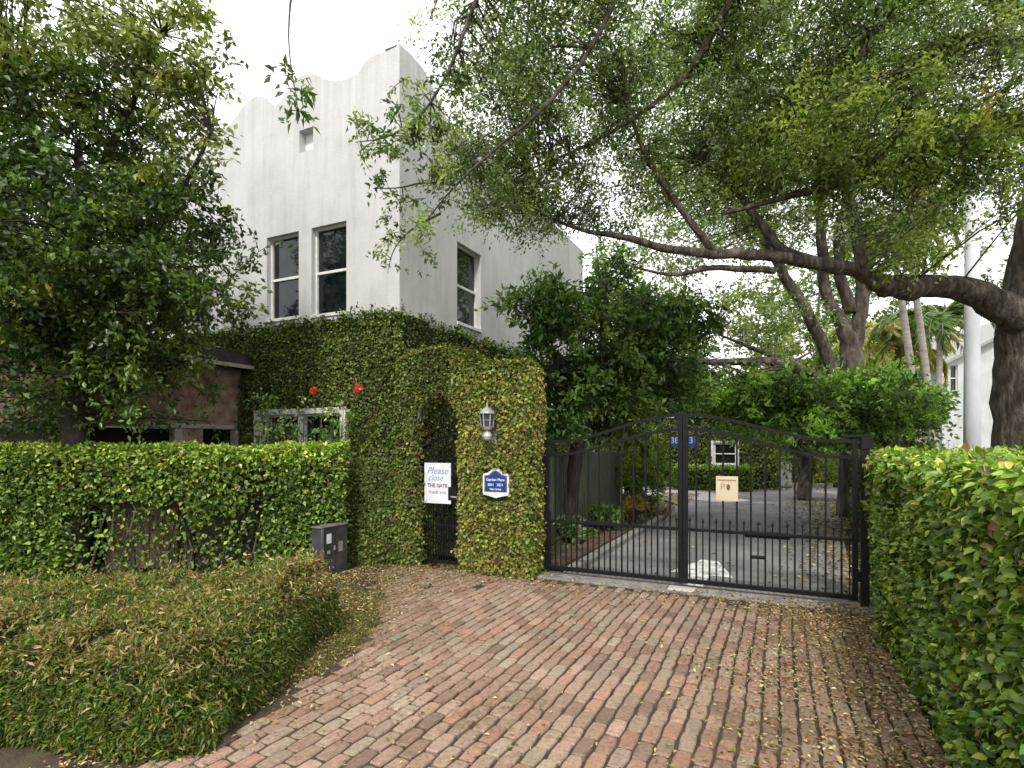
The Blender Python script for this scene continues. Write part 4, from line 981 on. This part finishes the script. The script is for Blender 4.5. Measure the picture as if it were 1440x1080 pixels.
# hibiscus flowers in front of the ivy, on one bush
hb = thing('hibiscus_bush', 'loose hibiscus bush with red flowers in front of the ground floor window', 'shrub', (-3.1, 8.4, 0), 0)
st = MB(); cen = []
for k in range(26):
    x0, y0 = random.uniform(-3.9, -2.5), 8.25 + random.gauss(0, .05)
    hgt = random.uniform(1.7, 2.45); tipp = np.array([x0 + random.gauss(0, .25), y0 + .08 + random.gauss(0, .08) - (x0 + 3) * .3, hgt]); b_ = np.array([x0, y0 - (x0 + 3) * .35, 0.])
    st.tube([b_, (b_ + tipp) / 2 + np.array([.03, -.05, 0]), tipp], [.012, .008, .003], 5, cap=False)
    for f in (.72, .82, .91, 1.0): cen.append(b_ * (1 - f) + tipp * f + np.array([random.gauss(0, .06), random.gauss(0, .05), 0]))
obj('stem', st, M['bark'], hb)
dta, _ = clumps(np.array(cen), 13, .16, .075, .038, [(.05, .10, .02), (.09, .15, .03), (.13, .18, .05), (.20, .24, .10)], None, 'r', .3, 3)
leaf_obj('foliage', [dta], M['gloss_leaf'], hb)
for (fx, fy) in ((441, 549), (503, 547)):
    c = P(fx, fy, 8.15 if fx < 480 else 8.05); m = 42; an = RNG.uniform(0, 2 * pi, m)
    tan = unit(np.stack([np.cos(an), -.5 * np.ones(m) + RNG.normal(0, .3, m), np.sin(an)], 1)); nor = unit(rand_unit(m) * .4 + [0, -1, .2])
    leaf_obj('flower', [leaf_data(np.repeat(c[None], m, 0) + RNG.normal(0, .014, (m, 3)), tan, nor, RNG.uniform(.035, .06, m), .045, palette(m, [(.50, .05, .03), (.60, .14, .09), (.35, .03, .03)]), 'o')], M['petal'], hb)

# ------------------------------------------------------------------ porch on the left
pc = thing('porch', 'brown low porch with shingled eave built against the house behind the left tree', 'porch', Lw(-5.8, -1.5))
ea = -5.55
obj('wall', MB().box(ea - .16, ea, -2.5, -.02, 1.98, 2.95).box(ea - 3.4, ea - .17, -2.5, -2.34, 1.98, 2.95).box(ea - .14, ea - .01, -1.15, -.72, -.05, 1.975), M['brown_stucco'], pc)
obj('beam', MB().box(ea - .18, ea + .02, -2.52, -.02, 1.90, 1.975, .008), M['beam'], pc)
for b in (-2.5, -1.2, -.14): obj('post', MB().box(ea - .12, ea + .015, b, b + .12, 0, 1.895, .008), M['beam'], pc)
obj('inside_shade', MB().box(ea - 3.2, ea - .4, -2.2, -.03, -.02, 1.9), M['dark'], pc)  # solid near-black block painted as the shade under the porch
rf = MB(); rf.hexa([Lw(ea + .34, -2.7, 2.93), Lw(ea + .34, -.06, 2.93), Lw(ea - 3.6, -.06, 3.0), Lw(ea - 3.6, -2.7, 3.0), Lw(ea + .30, -2.7, 3.15), Lw(ea + .30, -.06, 3.15), Lw(ea - 3.6, -.06, 3.5), Lw(ea - 3.6, -2.7, 3.5)])
obj('roof', rf, M['shingle'], pc)
obj('eave_board', MB().box(ea + .342, ea + .37, -2.7, -.06, 2.90, 2.96), M['beam'], pc)

# ------------------------------------------------------------------ trees
def ellc(lst, n):
    w = np.array([np.prod(l[1]) ** (2 / 3) * (l[2] if len(l) > 2 else 1) for l in lst]); w = w / w.sum()
    return np.concatenate([ell_points(l[0], l[1], max(1, int(n * q)), .25) for l, q in zip(lst, w)])
GR_D = [(.020, .038, .008), (.038, .070, .012), (.065, .105, .016), (.10, .145, .022)]
GR_L = [(.06, .085, .012), (.10, .125, .018), (.15, .17, .028), (.20, .20, .045)]
OAK = [(.032, .050, .014), (.056, .082, .019), (.088, .116, .028), (.135, .162, .04), (.125, .15, .09), (.18, .205, .14)]

# left tree
bl_ = P(105, 800, 7.2) * [1, 1, 0]
limbs = [([bl_, P(104, 620, 7.2), P(100, 540, 7.2), P(112, 440, 7.2), P(120, 330, 7.1), P(110, 200, 7)], [.15, .13, .12, .10, .07, .04]),
         ([P(104, 520, 7.2), P(160, 450, 7.1), P(230, 400, 7), P(320, 400, 6.9)], [.08, .06, .045, .02]),
         ([P(110, 440, 7.2), P(200, 360, 7), P(260, 260, 6.8), P(300, 180, 6.6)], [.07, .05, .035, .015]),
         ([P(104, 500, 7.2), P(40, 420, 7), P(-40, 330, 6.8)], [.07, .05, .03]),
         ([P(118, 340, 7.1), P(60, 220, 7), P(20, 120, 6.8)], [.05, .035, .02]),
         ([P(110, 300, 7.1), P(180, 160, 6.9), P(230, 40, 6.8)], [.05, .035, .02])]
E = lambda px, py, D, rx, rz, ry=None, w=1: (P(px, py, D), (rx / F * D, (ry if ry else rx) / F * D, rz / F * D), w)
dense = ellc([E(110, 330, 7.2, 190, 110), E(80, 190, 7.2, 150, 90), E(215, 400, 6.9, 110, 75), E(60, 450, 7.1, 160, 80), E(-60, 330, 7.2, 160, 150), E(230, 300, 6.9, 85, 70), E(150, 470, 7.3, 120, 60), E(320, 410, 6.7, 45, 30, w=.7), E(345, 360, 6.8, 30, 22, w=.6)], 760)
low = ellc([E(50, 560, 7.3, 120, 45), E(200, 500, 7.2, 90, 45), E(150, 560, 7.1, 100, 40, w=.7), E(290, 560, 7.9, 35, 40, w=.3)], 120)
lightc = ellc([E(150, 110, 6.8, 150, 60), E(260, 130, 6.6, 60, 55), E(240, 60, 6.6, 90, 60), E(60, 40, 6.9, 130, 60), E(290, 200, 6.7, 30, 30), E(20, 420, 6.4, 60, 40), E(235, 250, 6.7, 50, 30), E(40, 130, 6.7, 80, 60)], 300)
tree('broadleaf_tree', 'dense dark green broadleaf tree behind the left hedge', bl_, limbs, [
    dict(centers=dense, per=62, var=.36, twig=.30, L=.082, W=.045, cols=GR_D, wts=(3, 5, 4, 2), shape='r', ntw=5),
    dict(centers=low, per=40, twig=.30, L=.085, W=.04, cols=GR_D, wts=None, ntw=4),
    dict(centers=lightc, per=30, twig=.26, L=.085, W=.045, cols=GR_L, wts=(3, 4, 3, 1), ntw=4)], M['bark_dark'], M['tree_leaf'])

# the big oak on the right
ob = P(1475, 800, 7.7) * [1, 1, 0]
limbs = [
 ([ob, P(1466, 700, 7.7), P(1460, 600, 7.7), P(1456, 500, 7.7), P(1455, 430, 7.6), P(1475, 330, 7.5), P(1490, 180, 7.4), P(1470, 20, 7.2), P(1420, -120, 7.0)], [.58, .52, .48, .46, .40, .33, .28, .2, .12]),
 ([P(1465, 470, 7.6), P(1410, 432, 7.5), P(1360, 408, 7.4), P(1320, 398, 7.4), P(1285, 405, 7.3), P(1245, 402, 7.2), P(1215, 382, 7.1), P(1150, 372, 7), P(1080, 358, 7), P(1010, 357, 7), P(940, 352, 7.1), P(880, 332, 7.2), P(820, 326, 7.3), P(760, 300, 7.4)], [.3, .20, .155, .145, .15, .13, .09, .075, .066, .058, .05, .04, .026, .012]),
 ([P(1280, 400, 7.3), P(1250, 408, 7.25), P(1236, 412, 7.2)], [.12, .09, .05]),
 ([P(1490, 200, 7.4), P(1440, 170, 7.2), P(1390, 178, 7), P(1340, 186, 6.9), P(1275, 214, 6.8), P(1225, 245, 6.8), P(1130, 270, 6.8), P(1020, 300, 6.9)], [.2, .14, .13, .12, .10, .07, .045, .02]),
 ([P(1160, 372, 7), P(1095, 352, 7.1), P(1060, 300, 7.2), P(1030, 262, 7.3), P(985, 225, 7.3)], [.07, .06, .05, .035, .015]),
 ([P(1010, 357, 7), P(960, 300, 7), P(905, 215, 6.9), P(880, 140, 6.8)], [.05, .04, .03, .015]),
 ([P(1090, 380, 7), P(1000, 374, 7.1), P(950, 390, 7.2), P(880, 372, 7.3)], [.045, .035, .025, .01]),
 ([P(1480, 90, 7.3), P(1400, 50, 7), P(1330, 62, 6.8), P(1295, 130, 6.7), P(1250, 190, 6.7)], [.12, .07, .05, .035, .02]),
 ([P(1470, 20, 7.2), P(1300, -60, 6.6), P(1080, -90, 6.2), P(830, -90, 5.9), P(620, -120, 5.5), P(430, -110, 5.0)], [.17, .13, .11, .085, .06, .025]),
 ([P(900, -85, 5.9), P(840, 60, 6.0), P(770, 150, 6.0), P(690, 215, 6.1), P(640, 260, 6.1), P(600, 310, 6.1)], [.032, .026, .02, .015, .011, .006]),
 ([P(700, -100, 5.6), P(650, 60, 5.8), P(600, 160, 5.9), P(545, 195, 5.9), P(500, 200, 5.9)], [.024, .018, .013, .009, .004]),
 ([P(640, 260, 6.1), P(600, 255, 6.1), P(560, 265, 6.1), P(525, 265, 6.1)], [.015, .01, .008, .004]),
 ([P(620, 300, 6.1), P(580, 320, 6.1), P(552, 350, 6.1), P(545, 385, 6.1)], [.015, .01, .006, .003]),
 ([P(430, -110, 5.0), P(408, 0, 4.9), P(405, 60, 4.9), P(412, 110, 4.9), P(420, 160, 4.9)], [.02, .009, .006, .005, .003]),
 ([P(1080, -90, 6.2), P(1010, 30, 6.4), P(960, 120, 6.6), P(840, 200, 6.8), P(740, 240, 7.0)], [.045, .038, .028, .02, .01]),
 ([P(1300, -60, 6.6), P(1240, 40, 6.5), P(1180, 120, 6.6), P(1100, 180, 6.8)], [.07, .05, .035, .02]),
]
canopy = ellc([E(700, 130, 6.8, 90, 110), E(800, 110, 7.2, 130, 150), E(950, 140, 7.4, 150, 150), E(1100, 120, 7.2, 150, 130), E(1250, 120, 7.2, 150, 130), E(1400, 140, 6.6, 120, 150), E(1270, 280, 7.0, 90, 60, w=.7), E(690, 230, 6.9, 80, 60, w=.7),
              E(720, 270, 7.3, 75, 35, w=.6), E(660, 240, 6.8, 45, 45, w=.8), E(800, 290, 7.8, 60, 25, w=.5), E(820, 20, 6.8, 220, 80), E(1200, 10, 6.8, 260, 90), E(760, 250, 7.6, 90, 40, w=.7), E(900, 270, 7.6, 100, 50, w=.6), E(1060, 280, 7.6, 80, 50, w=.5), E(765, 285, 7.4, 85, 42, w=.9), E(680, 285, 6.6, 50, 25, w=.6)], 1330)
edge_c = ellc([E(545, 180, 5.9, 42, 38), E(600, 150, 6.0, 40, 60), E(500, 205, 5.9, 18, 14, w=.4), E(550, 270, 6.1, 35, 12), E(580, 320, 6.1, 38, 34), E(548, 370, 6.1, 10, 20, w=.4), E(625, 230, 6.1, 30, 60), E(505, 165, 5.9, 20, 12, w=.4), E(640, 120, 6.0, 30, 60)], 62)
hang = np.array([P(x, y, 4.9) for x, y in ((400, 92), (412, 105), (412, 125), (424, 142), (418, 155), (430, 110))])
br_c = ellc([E(1290, 330, 6.6, 60, 45, w=.7), E(1425, 230, 6.2, 45, 80), E(1330, 220, 6.3, 60, 40), E(1200, 200, 6.5, 160, 60), ], 170)
tree('oak_tree', 'huge spreading oak with thick trunk rising behind the right hedge', ob, limbs, [
    dict(centers=canopy, per=82, twig=.36, L=.057, W=.026, cols=OAK, wts=(3, 5, 5, 3, 3.5, 2.5), var=.34, ntw=5),
    dict(centers=br_c, per=70, twig=.32, L=.064, W=.03, cols=[(.05, .075, .014), (.08, .11, .018), (.12, .14, .026), (.16, .12, .035)], wts=(4, 4, 3, .6), ntw=5),
    dict(centers=edge_c, per=34, twig=.20, L=.065, W=.03, cols=OAK[:4], wts=None, ntw=4),
    dict(centers=hang, per=15, twig=.13, L=.095, W=.04, cols=OAK[:2], wts=None, ntw=3, droop=.6)], M['bark_oak'], M['oak_leaf'], cmax=1.8)

# many-stemmed tree inside the gate on the right
tb_ = P(1198, 727, 13) * [1, 1, 0]
limbs = [
 ([tb_, P(1200, 620, 13), P(1200, 540, 13), P(1195, 480, 13), P(1180, 445, 13), P(1160, 420, 13), P(1156, 350, 13), P(1150, 250, 13), P(1160, 150, 12.8)], [.32, .28, .25, .21, .135, .12, .11, .09, .05]),
 ([P(1198, 500, 13), P(1212, 430, 13), P(1214, 370, 12.9), P(1200, 300, 12.9), P(1180, 240, 12.8), P(1190, 120, 12.7)], [.18, .145, .135, .125, .1, .04]),
 ([P(1190, 600, 13.1), P(1180, 545, 13.1), P(1155, 480, 13), P(1130, 430, 13), P(1098, 385, 12.9), P(1075, 330, 12.9), P(1040, 270, 12.8)], [.17, .15, .135, .125, .11, .08, .04]),
 ([P(1185, 560, 13), P(1145, 532, 13), P(1112, 512, 13), P(1060, 507, 12.9), P(1000, 511, 12.8), P(930, 505, 12.7)], [.15, .14, .12, .10, .07, .03]),
 ([P(1195, 440, 13), P(1178, 380, 13), P(1182, 300, 12.9), P(1230, 200, 12.8)], [.13, .12, .11, .04]),
 ([P(1110, 512, 13), P(1060, 490, 12.9), P(1010, 470, 12.8)], [.07, .05, .02])]
c2 = ellc([E(1000, 290, 12.8, 130, 90), E(1130, 250, 12.8, 150, 110), E(1270, 300, 12.8, 90, 90), E(920, 400, 12.6, 70, 50, w=.5), E(1040, 440, 12.8, 80, 50, w=.55), E(1100, 90, 12.6, 250, 90), E(1110, 460, 13, 60, 40, w=.5), E(850, 350, 12.6, 50, 40, w=.45)], 900)
c3 = ellc([E(1010, 560, 12.2, 80, 22), E(1120, 575, 12.0, 110, 32), E(1230, 575, 11.6, 80, 36), E(1265, 560, 12.5, 32, 45, w=.6), E(1180, 590, 12, 70, 30), E(1080, 545, 12, 100, 25), E(1230, 545, 12, 70, 30, w=.7), E(1110, 600, 11, 90, 16, w=.7)], 430)
tree('spreading_tree', 'spreading tree with several grey stems inside the gate on the right', tb_, limbs, [
    dict(centers=c2, per=52, twig=.5, L=.10, W=.045, cols=OAK[1:], wts=None, ntw=5),
    dict(centers=c3, per=62, twig=.42, L=.12, W=.055, var=.35, cols=[(.04, .075, .014), (.08, .13, .02), (.13, .20, .03), (.02, .036, .01)], wts=None, ntw=5)], M['bark'], M['oak_leaf'], cmax=2.1)

# dark tree between house and drive
mb_ = Lw(-.55, 2.6) 
limbs = [([mb_, P(806, 640, 9.9), P(838, 560, 9.9), P(850, 480, 10), P(850, 400, 10.1)], [.13, .12, .10, .08, .04]),
         ([P(838, 560, 9.9), P(780, 500, 9.6), P(735, 440, 9.4)], [.07, .05, .02]), ([P(845, 520, 9.9), P(920, 460, 10), P(980, 440, 10.1)], [.07, .05, .02])]
c4 = ellc([E(850, 470, 10, 110, 60), E(760, 440, 9.6, 55, 50, w=1.1), E(860, 400, 10.6, 45, 50), E(800, 550, 9.8, 90, 50), E(940, 450, 10.2, 70, 40), E(900, 540, 10.2, 90, 40), E(775, 590, 9.4, 50, 30), E(870, 590, 10.4, 60, 20)], 430)
tree('broadleaf_tree', 'dark glossy leaved tree between the house side wall and the drive', mb_, limbs, [
    dict(centers=c4, per=55, twig=.36, L=.12, W=.052, var=.34, cols=[(.02, .042, .009), (.04, .078, .014), (.07, .12, .022), (.13, .17, .035)], wts=(3, 4, 4, 2), ntw=5)], M['bark_dark'], M['gloss_leaf'])

# shrubs inside the gate
def shrub(name, label, base, r, h, n, L, cols, cat='shrub', group=None, per=40):
    t = thing(name, label, cat, base, 0, group); base = np.array(base, float)
    st = MB()
    for _ in range(9):
        tip = base + np.array([random.gauss(0, r * .5), random.gauss(0, r * .5), h * random.uniform(.5, .95)]); st.tube([base + RNG.normal(0, .05, 3) * [1, 1, 0], (base + tip) / 2, tip], [.018, .012, .004], 5, cap=False)
    obj('stem', st, M['bark'], t)
    cen = ell_points(base + [0, 0, h * .5], (r, r, h * .48), n, .4); d, _ = clumps(cen, per, r * .28, L, L * .45, cols, None, 'r', .1, 4)
    leaf_obj('foliage', [d], M['leaf'], t); return t
YG = [(.09, .13, .02), (.14, .19, .028), (.20, .24, .04), (.06, .09, .016)]
shrub('leafy_shrub', 'bright yellow green shrub left of the drive beyond the gate', Lw(-.15, 6.4), .55, 2.3, 90, .10, YG)
shrub('leafy_shrub', 'taller green shrub behind the fence beyond the left gate leaf', Lw(-.7, 8.0), .8, 2.7, 110, .11, [(.05, .08, .015), (.08, .12, .02)])
shrub('ground_plant', 'low broad leaved plant behind the left end of the driveway gate', Lw(-.35, 2.2), .34, .55, 26, .13, [(.07, .12, .03), (.12, .18, .05), (.20, .26, .14)], 'plant', per=20)
shrub('ground_plant', 'low broad leaved plant at the foot of the grey picket fence', Lw(-.25, 3.7), .34, .6, 26, .13, [(.10, .16, .03), (.14, .2, .04), (.2, .26, .10)], 'plant', per=20)
shrub('ground_plant', 'yellowing low plant beside the bright shrub near the kerb', Lw(.0, 5.1), .3, .6, 22, .12, [(.24, .20, .04), (.30, .16, .05), (.14, .16, .03)], 'plant', per=20)
# picket fence
fc = thing('picket_fence', 'weathered grey green picket fence beside the house beyond the gate', 'fence', Lw(-.75, 2.5))
for i in range(30):
    b = 2.2 + i * .15; m = MB(); m.box(-.78, -.755, b, b + .125, .02, 1.5 + random.uniform(-.02, .02), .004); obj('board', m, M['plank'], fc)
obj('rail', MB().box(-.84, -.782, 2.2, 6.7, .35, .43).box(-.84, -.782, 2.2, 6.7, 1.15, 1.23), M['plank'], fc)

# ------------------------------------------------------------------ background
bb_ = thing('garden_building', 'low ivy clad building with one white window at the end of the drive', 'building', Lw(-1, 16))
fb = lambda u, d, z: Lw(u, 16 + d, z); WB = (.33, 1.16, .88, 1.72)
m = MB(); panel(m, fb, -6, 2.6, -.05, 2.68, [WB], .1); m.poly([Lw(2.6, 16, -.05), Lw(2.6, 21, -.05), Lw(2.6, 21, 2.68), Lw(2.6, 16, 2.68)])
obj('wall', m, M['mat'], bb_)
obj('roof', MB().box(-6.1, 2.7, 15.9, 21, 2.68, 2.76), M['far_stucco'], bb_)
wf = window(bb_, fb, *WB, dep=.02, fw=.07, rails=(.5,), sill=False)
m = MB(); m.box(WB[0] - .08, WB[0], 15.93, 15.995, WB[2] - .08, WB[3] + .08); m.box(WB[1], WB[1] + .08, 15.93, 15.995, WB[2] - .08, WB[3] + .08); m.box(WB[0], WB[1], 15.93, 15.995, WB[3], WB[3] + .08); m.box(WB[0], WB[1], 15.93, 15.995, WB[2] - .08, WB[2])
obj('window_surround', m, M['frame_white'], bb_)
def kb(p): a, b = loc_ab(p); z = p[:, 2]; return ~((a > WB[0] - .08) & (a < WB[1] + .08) & (z > WB[2] - .08) & (z < WB[3] + .08))
p1, n1 = face_pts(9000, Lw(-6, 16, 0), Lw(2.6, 16, 0) - Lw(-6, 16, 0), (0, 0, 2.66), kb)
iv3 = leaf_obj('climbing_ivy', [ivy_leaves(p1, n1, 5, .10, IVC)], M['ivy_leaf'], base=tuple(Lw(-1, 15.9))); tag(iv3, 'ivy covering the front of the low building at the end of the drive', 'climbing plant')
def small_hedge(label, a0, a1, b0, b1, h, n, L=.09):
    t = thing('small_hedge', label, 'hedge', Lw((a0 + a1) / 2, b0)); o1, x1, y1 = Lw(a0, b0), Lw(a1, b0) - Lw(a0, b0), Lw(a0, b1) - Lw(a0, b0)
    cm = MB(); core(cm, o1, x1, y1, h, .12); obj('twig_core', cm, M['core'], t)
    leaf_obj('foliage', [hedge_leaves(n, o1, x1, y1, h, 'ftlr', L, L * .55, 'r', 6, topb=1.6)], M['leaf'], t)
small_hedge('clipped hedge below the white window of the low building', -.9, 1.7, 14.7, 15.5, .85, 5500)
small_hedge('ivy covered low bank behind the kerb at the end of the drive', 3.1, 5.6, 18.5, 19.3, 1.45, 5000)
for i, (a, lb_) in enumerate(((2.0, 'left of the two light grey cabinets at the end of the drive'), (2.52, 'right of the two light grey cabinets at the end of the drive'))):
    t = thing('storage_cabinet', lb_, 'cabinet', Lw(a, 17.6), group='grey cabinets at the end of the drive')
    obj('body', MB().box(a, a + .48, 17.4, 17.85, .03, 1.22 - .05 * (1 - i), .01), M['grey_light'], t)
    obj('door', MB().box(a + .03, a + .45, 17.375, 17.398, .08, 1.15 - .05 * (1 - i), .004), M['grey_light'], t)
    obj('plinth', MB().box(a - .01, a + .49, 17.39, 17.86, -.03, .028), M['dark'], t)

# white pole
ppx = P(1367, 640, 11)
pl = thing('white_pole', 'tall white round pole standing behind the right hedge', 'pole', (ppx[0], ppx[1], 0), 0)
obj('shaft', MB().tube([(ppx[0], ppx[1], z_) for z_ in (-.05, 2, 4, 7.4)], [.145, .135, .125, .105], 20), M['pole_white'], pl, smooth=True)
obj('cap', MB().lathe((ppx[0], ppx[1], 7.4), [(.12, 0), (.12, .06), (.05, .1)], 16), M['grey_light'], pl)
# white house far right
hx = P(1325, 640, 24)[0]
wh = thing('white_house', 'white house with pitched grey roof glimpsed behind the white pole', 'house', (hx + 4, 26, 0), 0)
fh = lambda u, d, z: np.array([u, 24 + d, z])
m = MB(); ws = [(hx + .35, hx + .65, 3.9, 5.2), (hx + 2.5, hx + 3.1, .8, 2.2)]
panel(m, fh, hx, hx + 9, -.05, 5.0, [(w_[0], w_[1], w_[2], min(4.98, w_[3])) for w_ in ws], .12)
m.poly([(hx, 24, -.05), (hx, 32, -.05), (hx, 32, 5), (hx, 24, 5)]); m.poly([(hx, 24, 5), (hx + 9, 24, 5), (hx + 4.5, 24, 7.2)])
obj('wall', m, M['far_stucco'], wh)
for w_ in ws: window(wh, fh, w_[0], w_[1], w_[2], min(4.98, w_[3]), dep=.06, rails=(.5,), sill=False)
m = MB()
for s0, s1 in (((hx - .3, 4.86), (hx + 4.5, 7.25)), ((hx + 9.3, 4.86), (hx + 4.5, 7.25))):
    m.hexa([(s0[0], 23.7, s0[1]), (s1[0], 23.7, s1[1]), (s1[0], 32.2, s1[1]), (s0[0], 32.2, s0[1]), (s0[0], 23.7, s0[1] + .12), (s1[0], 23.7, s1[1] + .12), (s1[0], 32.2, s1[1] + .12), (s0[0], 32.2, s0[1] + .12)])
obj('roof', m, M['roof_grey'], wh)

# palms
def palm(label, base, top, r, nfr, L, cols, group='thin palms behind the right hedge', frl=1.9, bark='palm_bark', name='palm_tree'):
    t = thing(name, label, 'palm', base, 0, group); base = np.array(base, float); top = np.array(top, float)
    mid = base * .5 + top * .5 + np.array([.12, 0, 0])
    pl_, rd = smooth_line([base, base * .75 + top * .25 + np.array([.08, 0, 0]), mid, top], [r * 1.2, r * 1.02, r, r * .85], 3)
    obj('trunk', MB().tube(pl_, rd, 10, wob=.03), M[bark], t, smooth=True)
    rc = MB(); parts = []
    for k in range(nfr):
        an = 2 * pi * k / nfr + random.uniform(-.2, .2); elv = random.uniform(.05, 1.2); l = frl * random.uniform(.8, 1.15)
        d = np.array([cos(an), sin(an), 0]); pts = [top]
        for s in range(9):
            e_ = elv - s * .24; pts.append(pts[-1] + (d * cos(e_) + Z3 * sin(e_)) * l / 9)
        rc.tube(pts, list(np.linspace(.02, .004, len(pts))), 4, cap=False)
        pp = np.array(pts); n = 90; tt = RNG.uniform(.1, 1, n) * (len(pts) - 1); i = np.minimum(tt.astype(int), len(pts) - 2); f = (tt - i)[:, None]
        pos = pp[i] * (1 - f) + pp[i + 1] * f; dr = unit(pp[i + 1] - pp[i]); sdv = np.cross(dr, Z3) * np.where(RNG.uniform(0, 1, n) < .5, 1, -1)[:, None]
        tan = unit(sdv + dr * .7 + [0, 0, -.35] + RNG.normal(0, .12, (n, 3))); nor = unit(np.cross(tan, dr) + RNG.normal(0, .2, (n, 3)))
        parts.append(leaf_data(pos, tan, nor, L * (1.1 - .6 * (tt / len(pts))), .035, palette(n, cols), 'n'))
    obj('frond_stalk', rc, M['palm_bark'], t); leaf_obj('frond', parts, M['leaf'], t); return t
PG = [(.08, .11, .02), (.13, .15, .03), (.22, .17, .06), (.26, .20, .09)]
palm('left of the two thin leaning palms behind the right hedge', P(1298, 728, 16) * [1, 1, 0], P(1254, 330, 16), .10, 15, .5, PG)
palm('right of the two thin leaning palms behind the right hedge', P(1318, 728, 16.4) * [1, 1, 0], P(1274, 318, 16.4), .095, 15, .5, PG)
palm('short yellowing palm beyond the grey stemmed tree', P(1262, 690, 21) * [1, 1, 0], P(1262, 485, 21), .12, 34, .6, [(.40, .38, .09), (.36, .33, .10), (.27, .31, .06), (.36, .27, .15)], None, 2.5, 'bark', 'palm_tree')
palm('green palm leaning in front of the white house', P(1308, 690, 19) * [1, 1, 0], P(1322, 450, 19), .10, 16, .6, [(.07, .13, .03), (.12, .18, .05)], None, 2.2)

# trees beyond
BG = [[(.05, .075, .014), (.08, .12, .02), (.13, .16, .03)], [(.09, .12, .02), (.14, .18, .03), (.20, .22, .045)], [(.03, .055, .012), (.05, .08, .018), (.09, .11, .03)]]
def bgtree(label, px, D, ztop, r, ci, n=150, per=46, zlow=1.2, group='trees beyond the drive', L=.24):
    b = P(px, 640, D); b[2] = 0
    limbs = [([b, b + [.1, 0, ztop * .3], b + [0, .1, ztop * .6], b + [.1, 0, ztop * .85]], [.22, .18, .12, .05])]
    for k in range(5):
        an = k * 1.26; z0 = ztop * random.uniform(.25, .6); limbs.append(([b + [0, 0, z0], b + [cos(an) * r * .4, sin(an) * r * .4, z0 + .8], b + [cos(an) * r * .8, sin(an) * r * .8, z0 + 1.5]], [.1, .06, .02]))
    cen = np.concatenate([ell_points(b + [random.gauss(0, r * .35), random.gauss(0, r * .3), zlow + (ztop - zlow) * q], (r * .75, r * .6, (ztop - zlow) * .26), n // 4, .2) for q in (.2, .42, .62, .82)])
    tree('garden_tree', label, b, limbs, [dict(centers=cen, per=per, twig=.55, L=L, W=L * .5, cols=BG[ci], wts=None, ntw=5)], M['bark'], M['leaf'], group, twigr=.01, cmax=2)
bgtree('bushy green tree right behind the low building at the end of the drive', 960, 27, 6.4, 3.2, 0)
bgtree('dark leafy tree behind the left end of the low building', 850, 26, 7.2, 3.4, 2)
bgtree('light green tree behind the grey cabinets', 1090, 29, 9.0, 3.4, 1)
bgtree('bright green bushy tree behind the yellowing palm', 1205, 26, 6.2, 2.8, 1)
bgtree('mid green tree left of the white house', 1285, 31, 10.5, 3.0, 0)
bgtree('tall pale green tree behind the grey stems inside the gate', 1150, 34, 13, 4.2, 0, 190)
bgtree('tall green tree behind the dark tree beside the drive', 930, 36, 12, 4.0, 1, 120)
bgtree('green tree right behind the white house', 1425, 36, 18, 4.6, 0, 260)
bgtree('dark green shrubby tree right of the drive behind the hedge', 1262, 14.5, 3.3, .95, 2, 70, 46, .2, L=.15)
bgtree('low green shrubby tree beside the stems inside the gate', 1130, 17, 3.4, 1.4, 1, 90, 46, .6, L=.15)
bgtree('leafy tree at the far left behind the porch', 20, 13, 8.5, 2.8, 2)
# hedge that closes the right side inside the gate
small_hedge('dark unclipped hedge along the right side of the drive inside the gate', 4.1, 4.9, .5, 7.5, 1.5, 9000, .09)
# far wood
cen = []
for _ in range(420):
    x_ = random.uniform(-45, 60); cen.append((x_, random.uniform(46, 54), random.uniform(.5, 6.5 + 2.0 * sin(x_ * .31) + 1.2 * sin(x_ * .9))))
d, _ = clumps(np.array(cen), 46, 1.5, .7, .4, BG[0] + BG[2], None, 'r', 0, 5)
fwd = leaf_obj('distant_wood', [d], M['leaf'], base=(5, 50, 0)); tag(fwd, 'distant line of green trees beyond the houses', 'wood', kind='stuff')
print('objects', len(bpy.data.objects), 'polys', sum(len(o.data.polygons) for o in bpy.data.objects if o.type == 'MESH'))
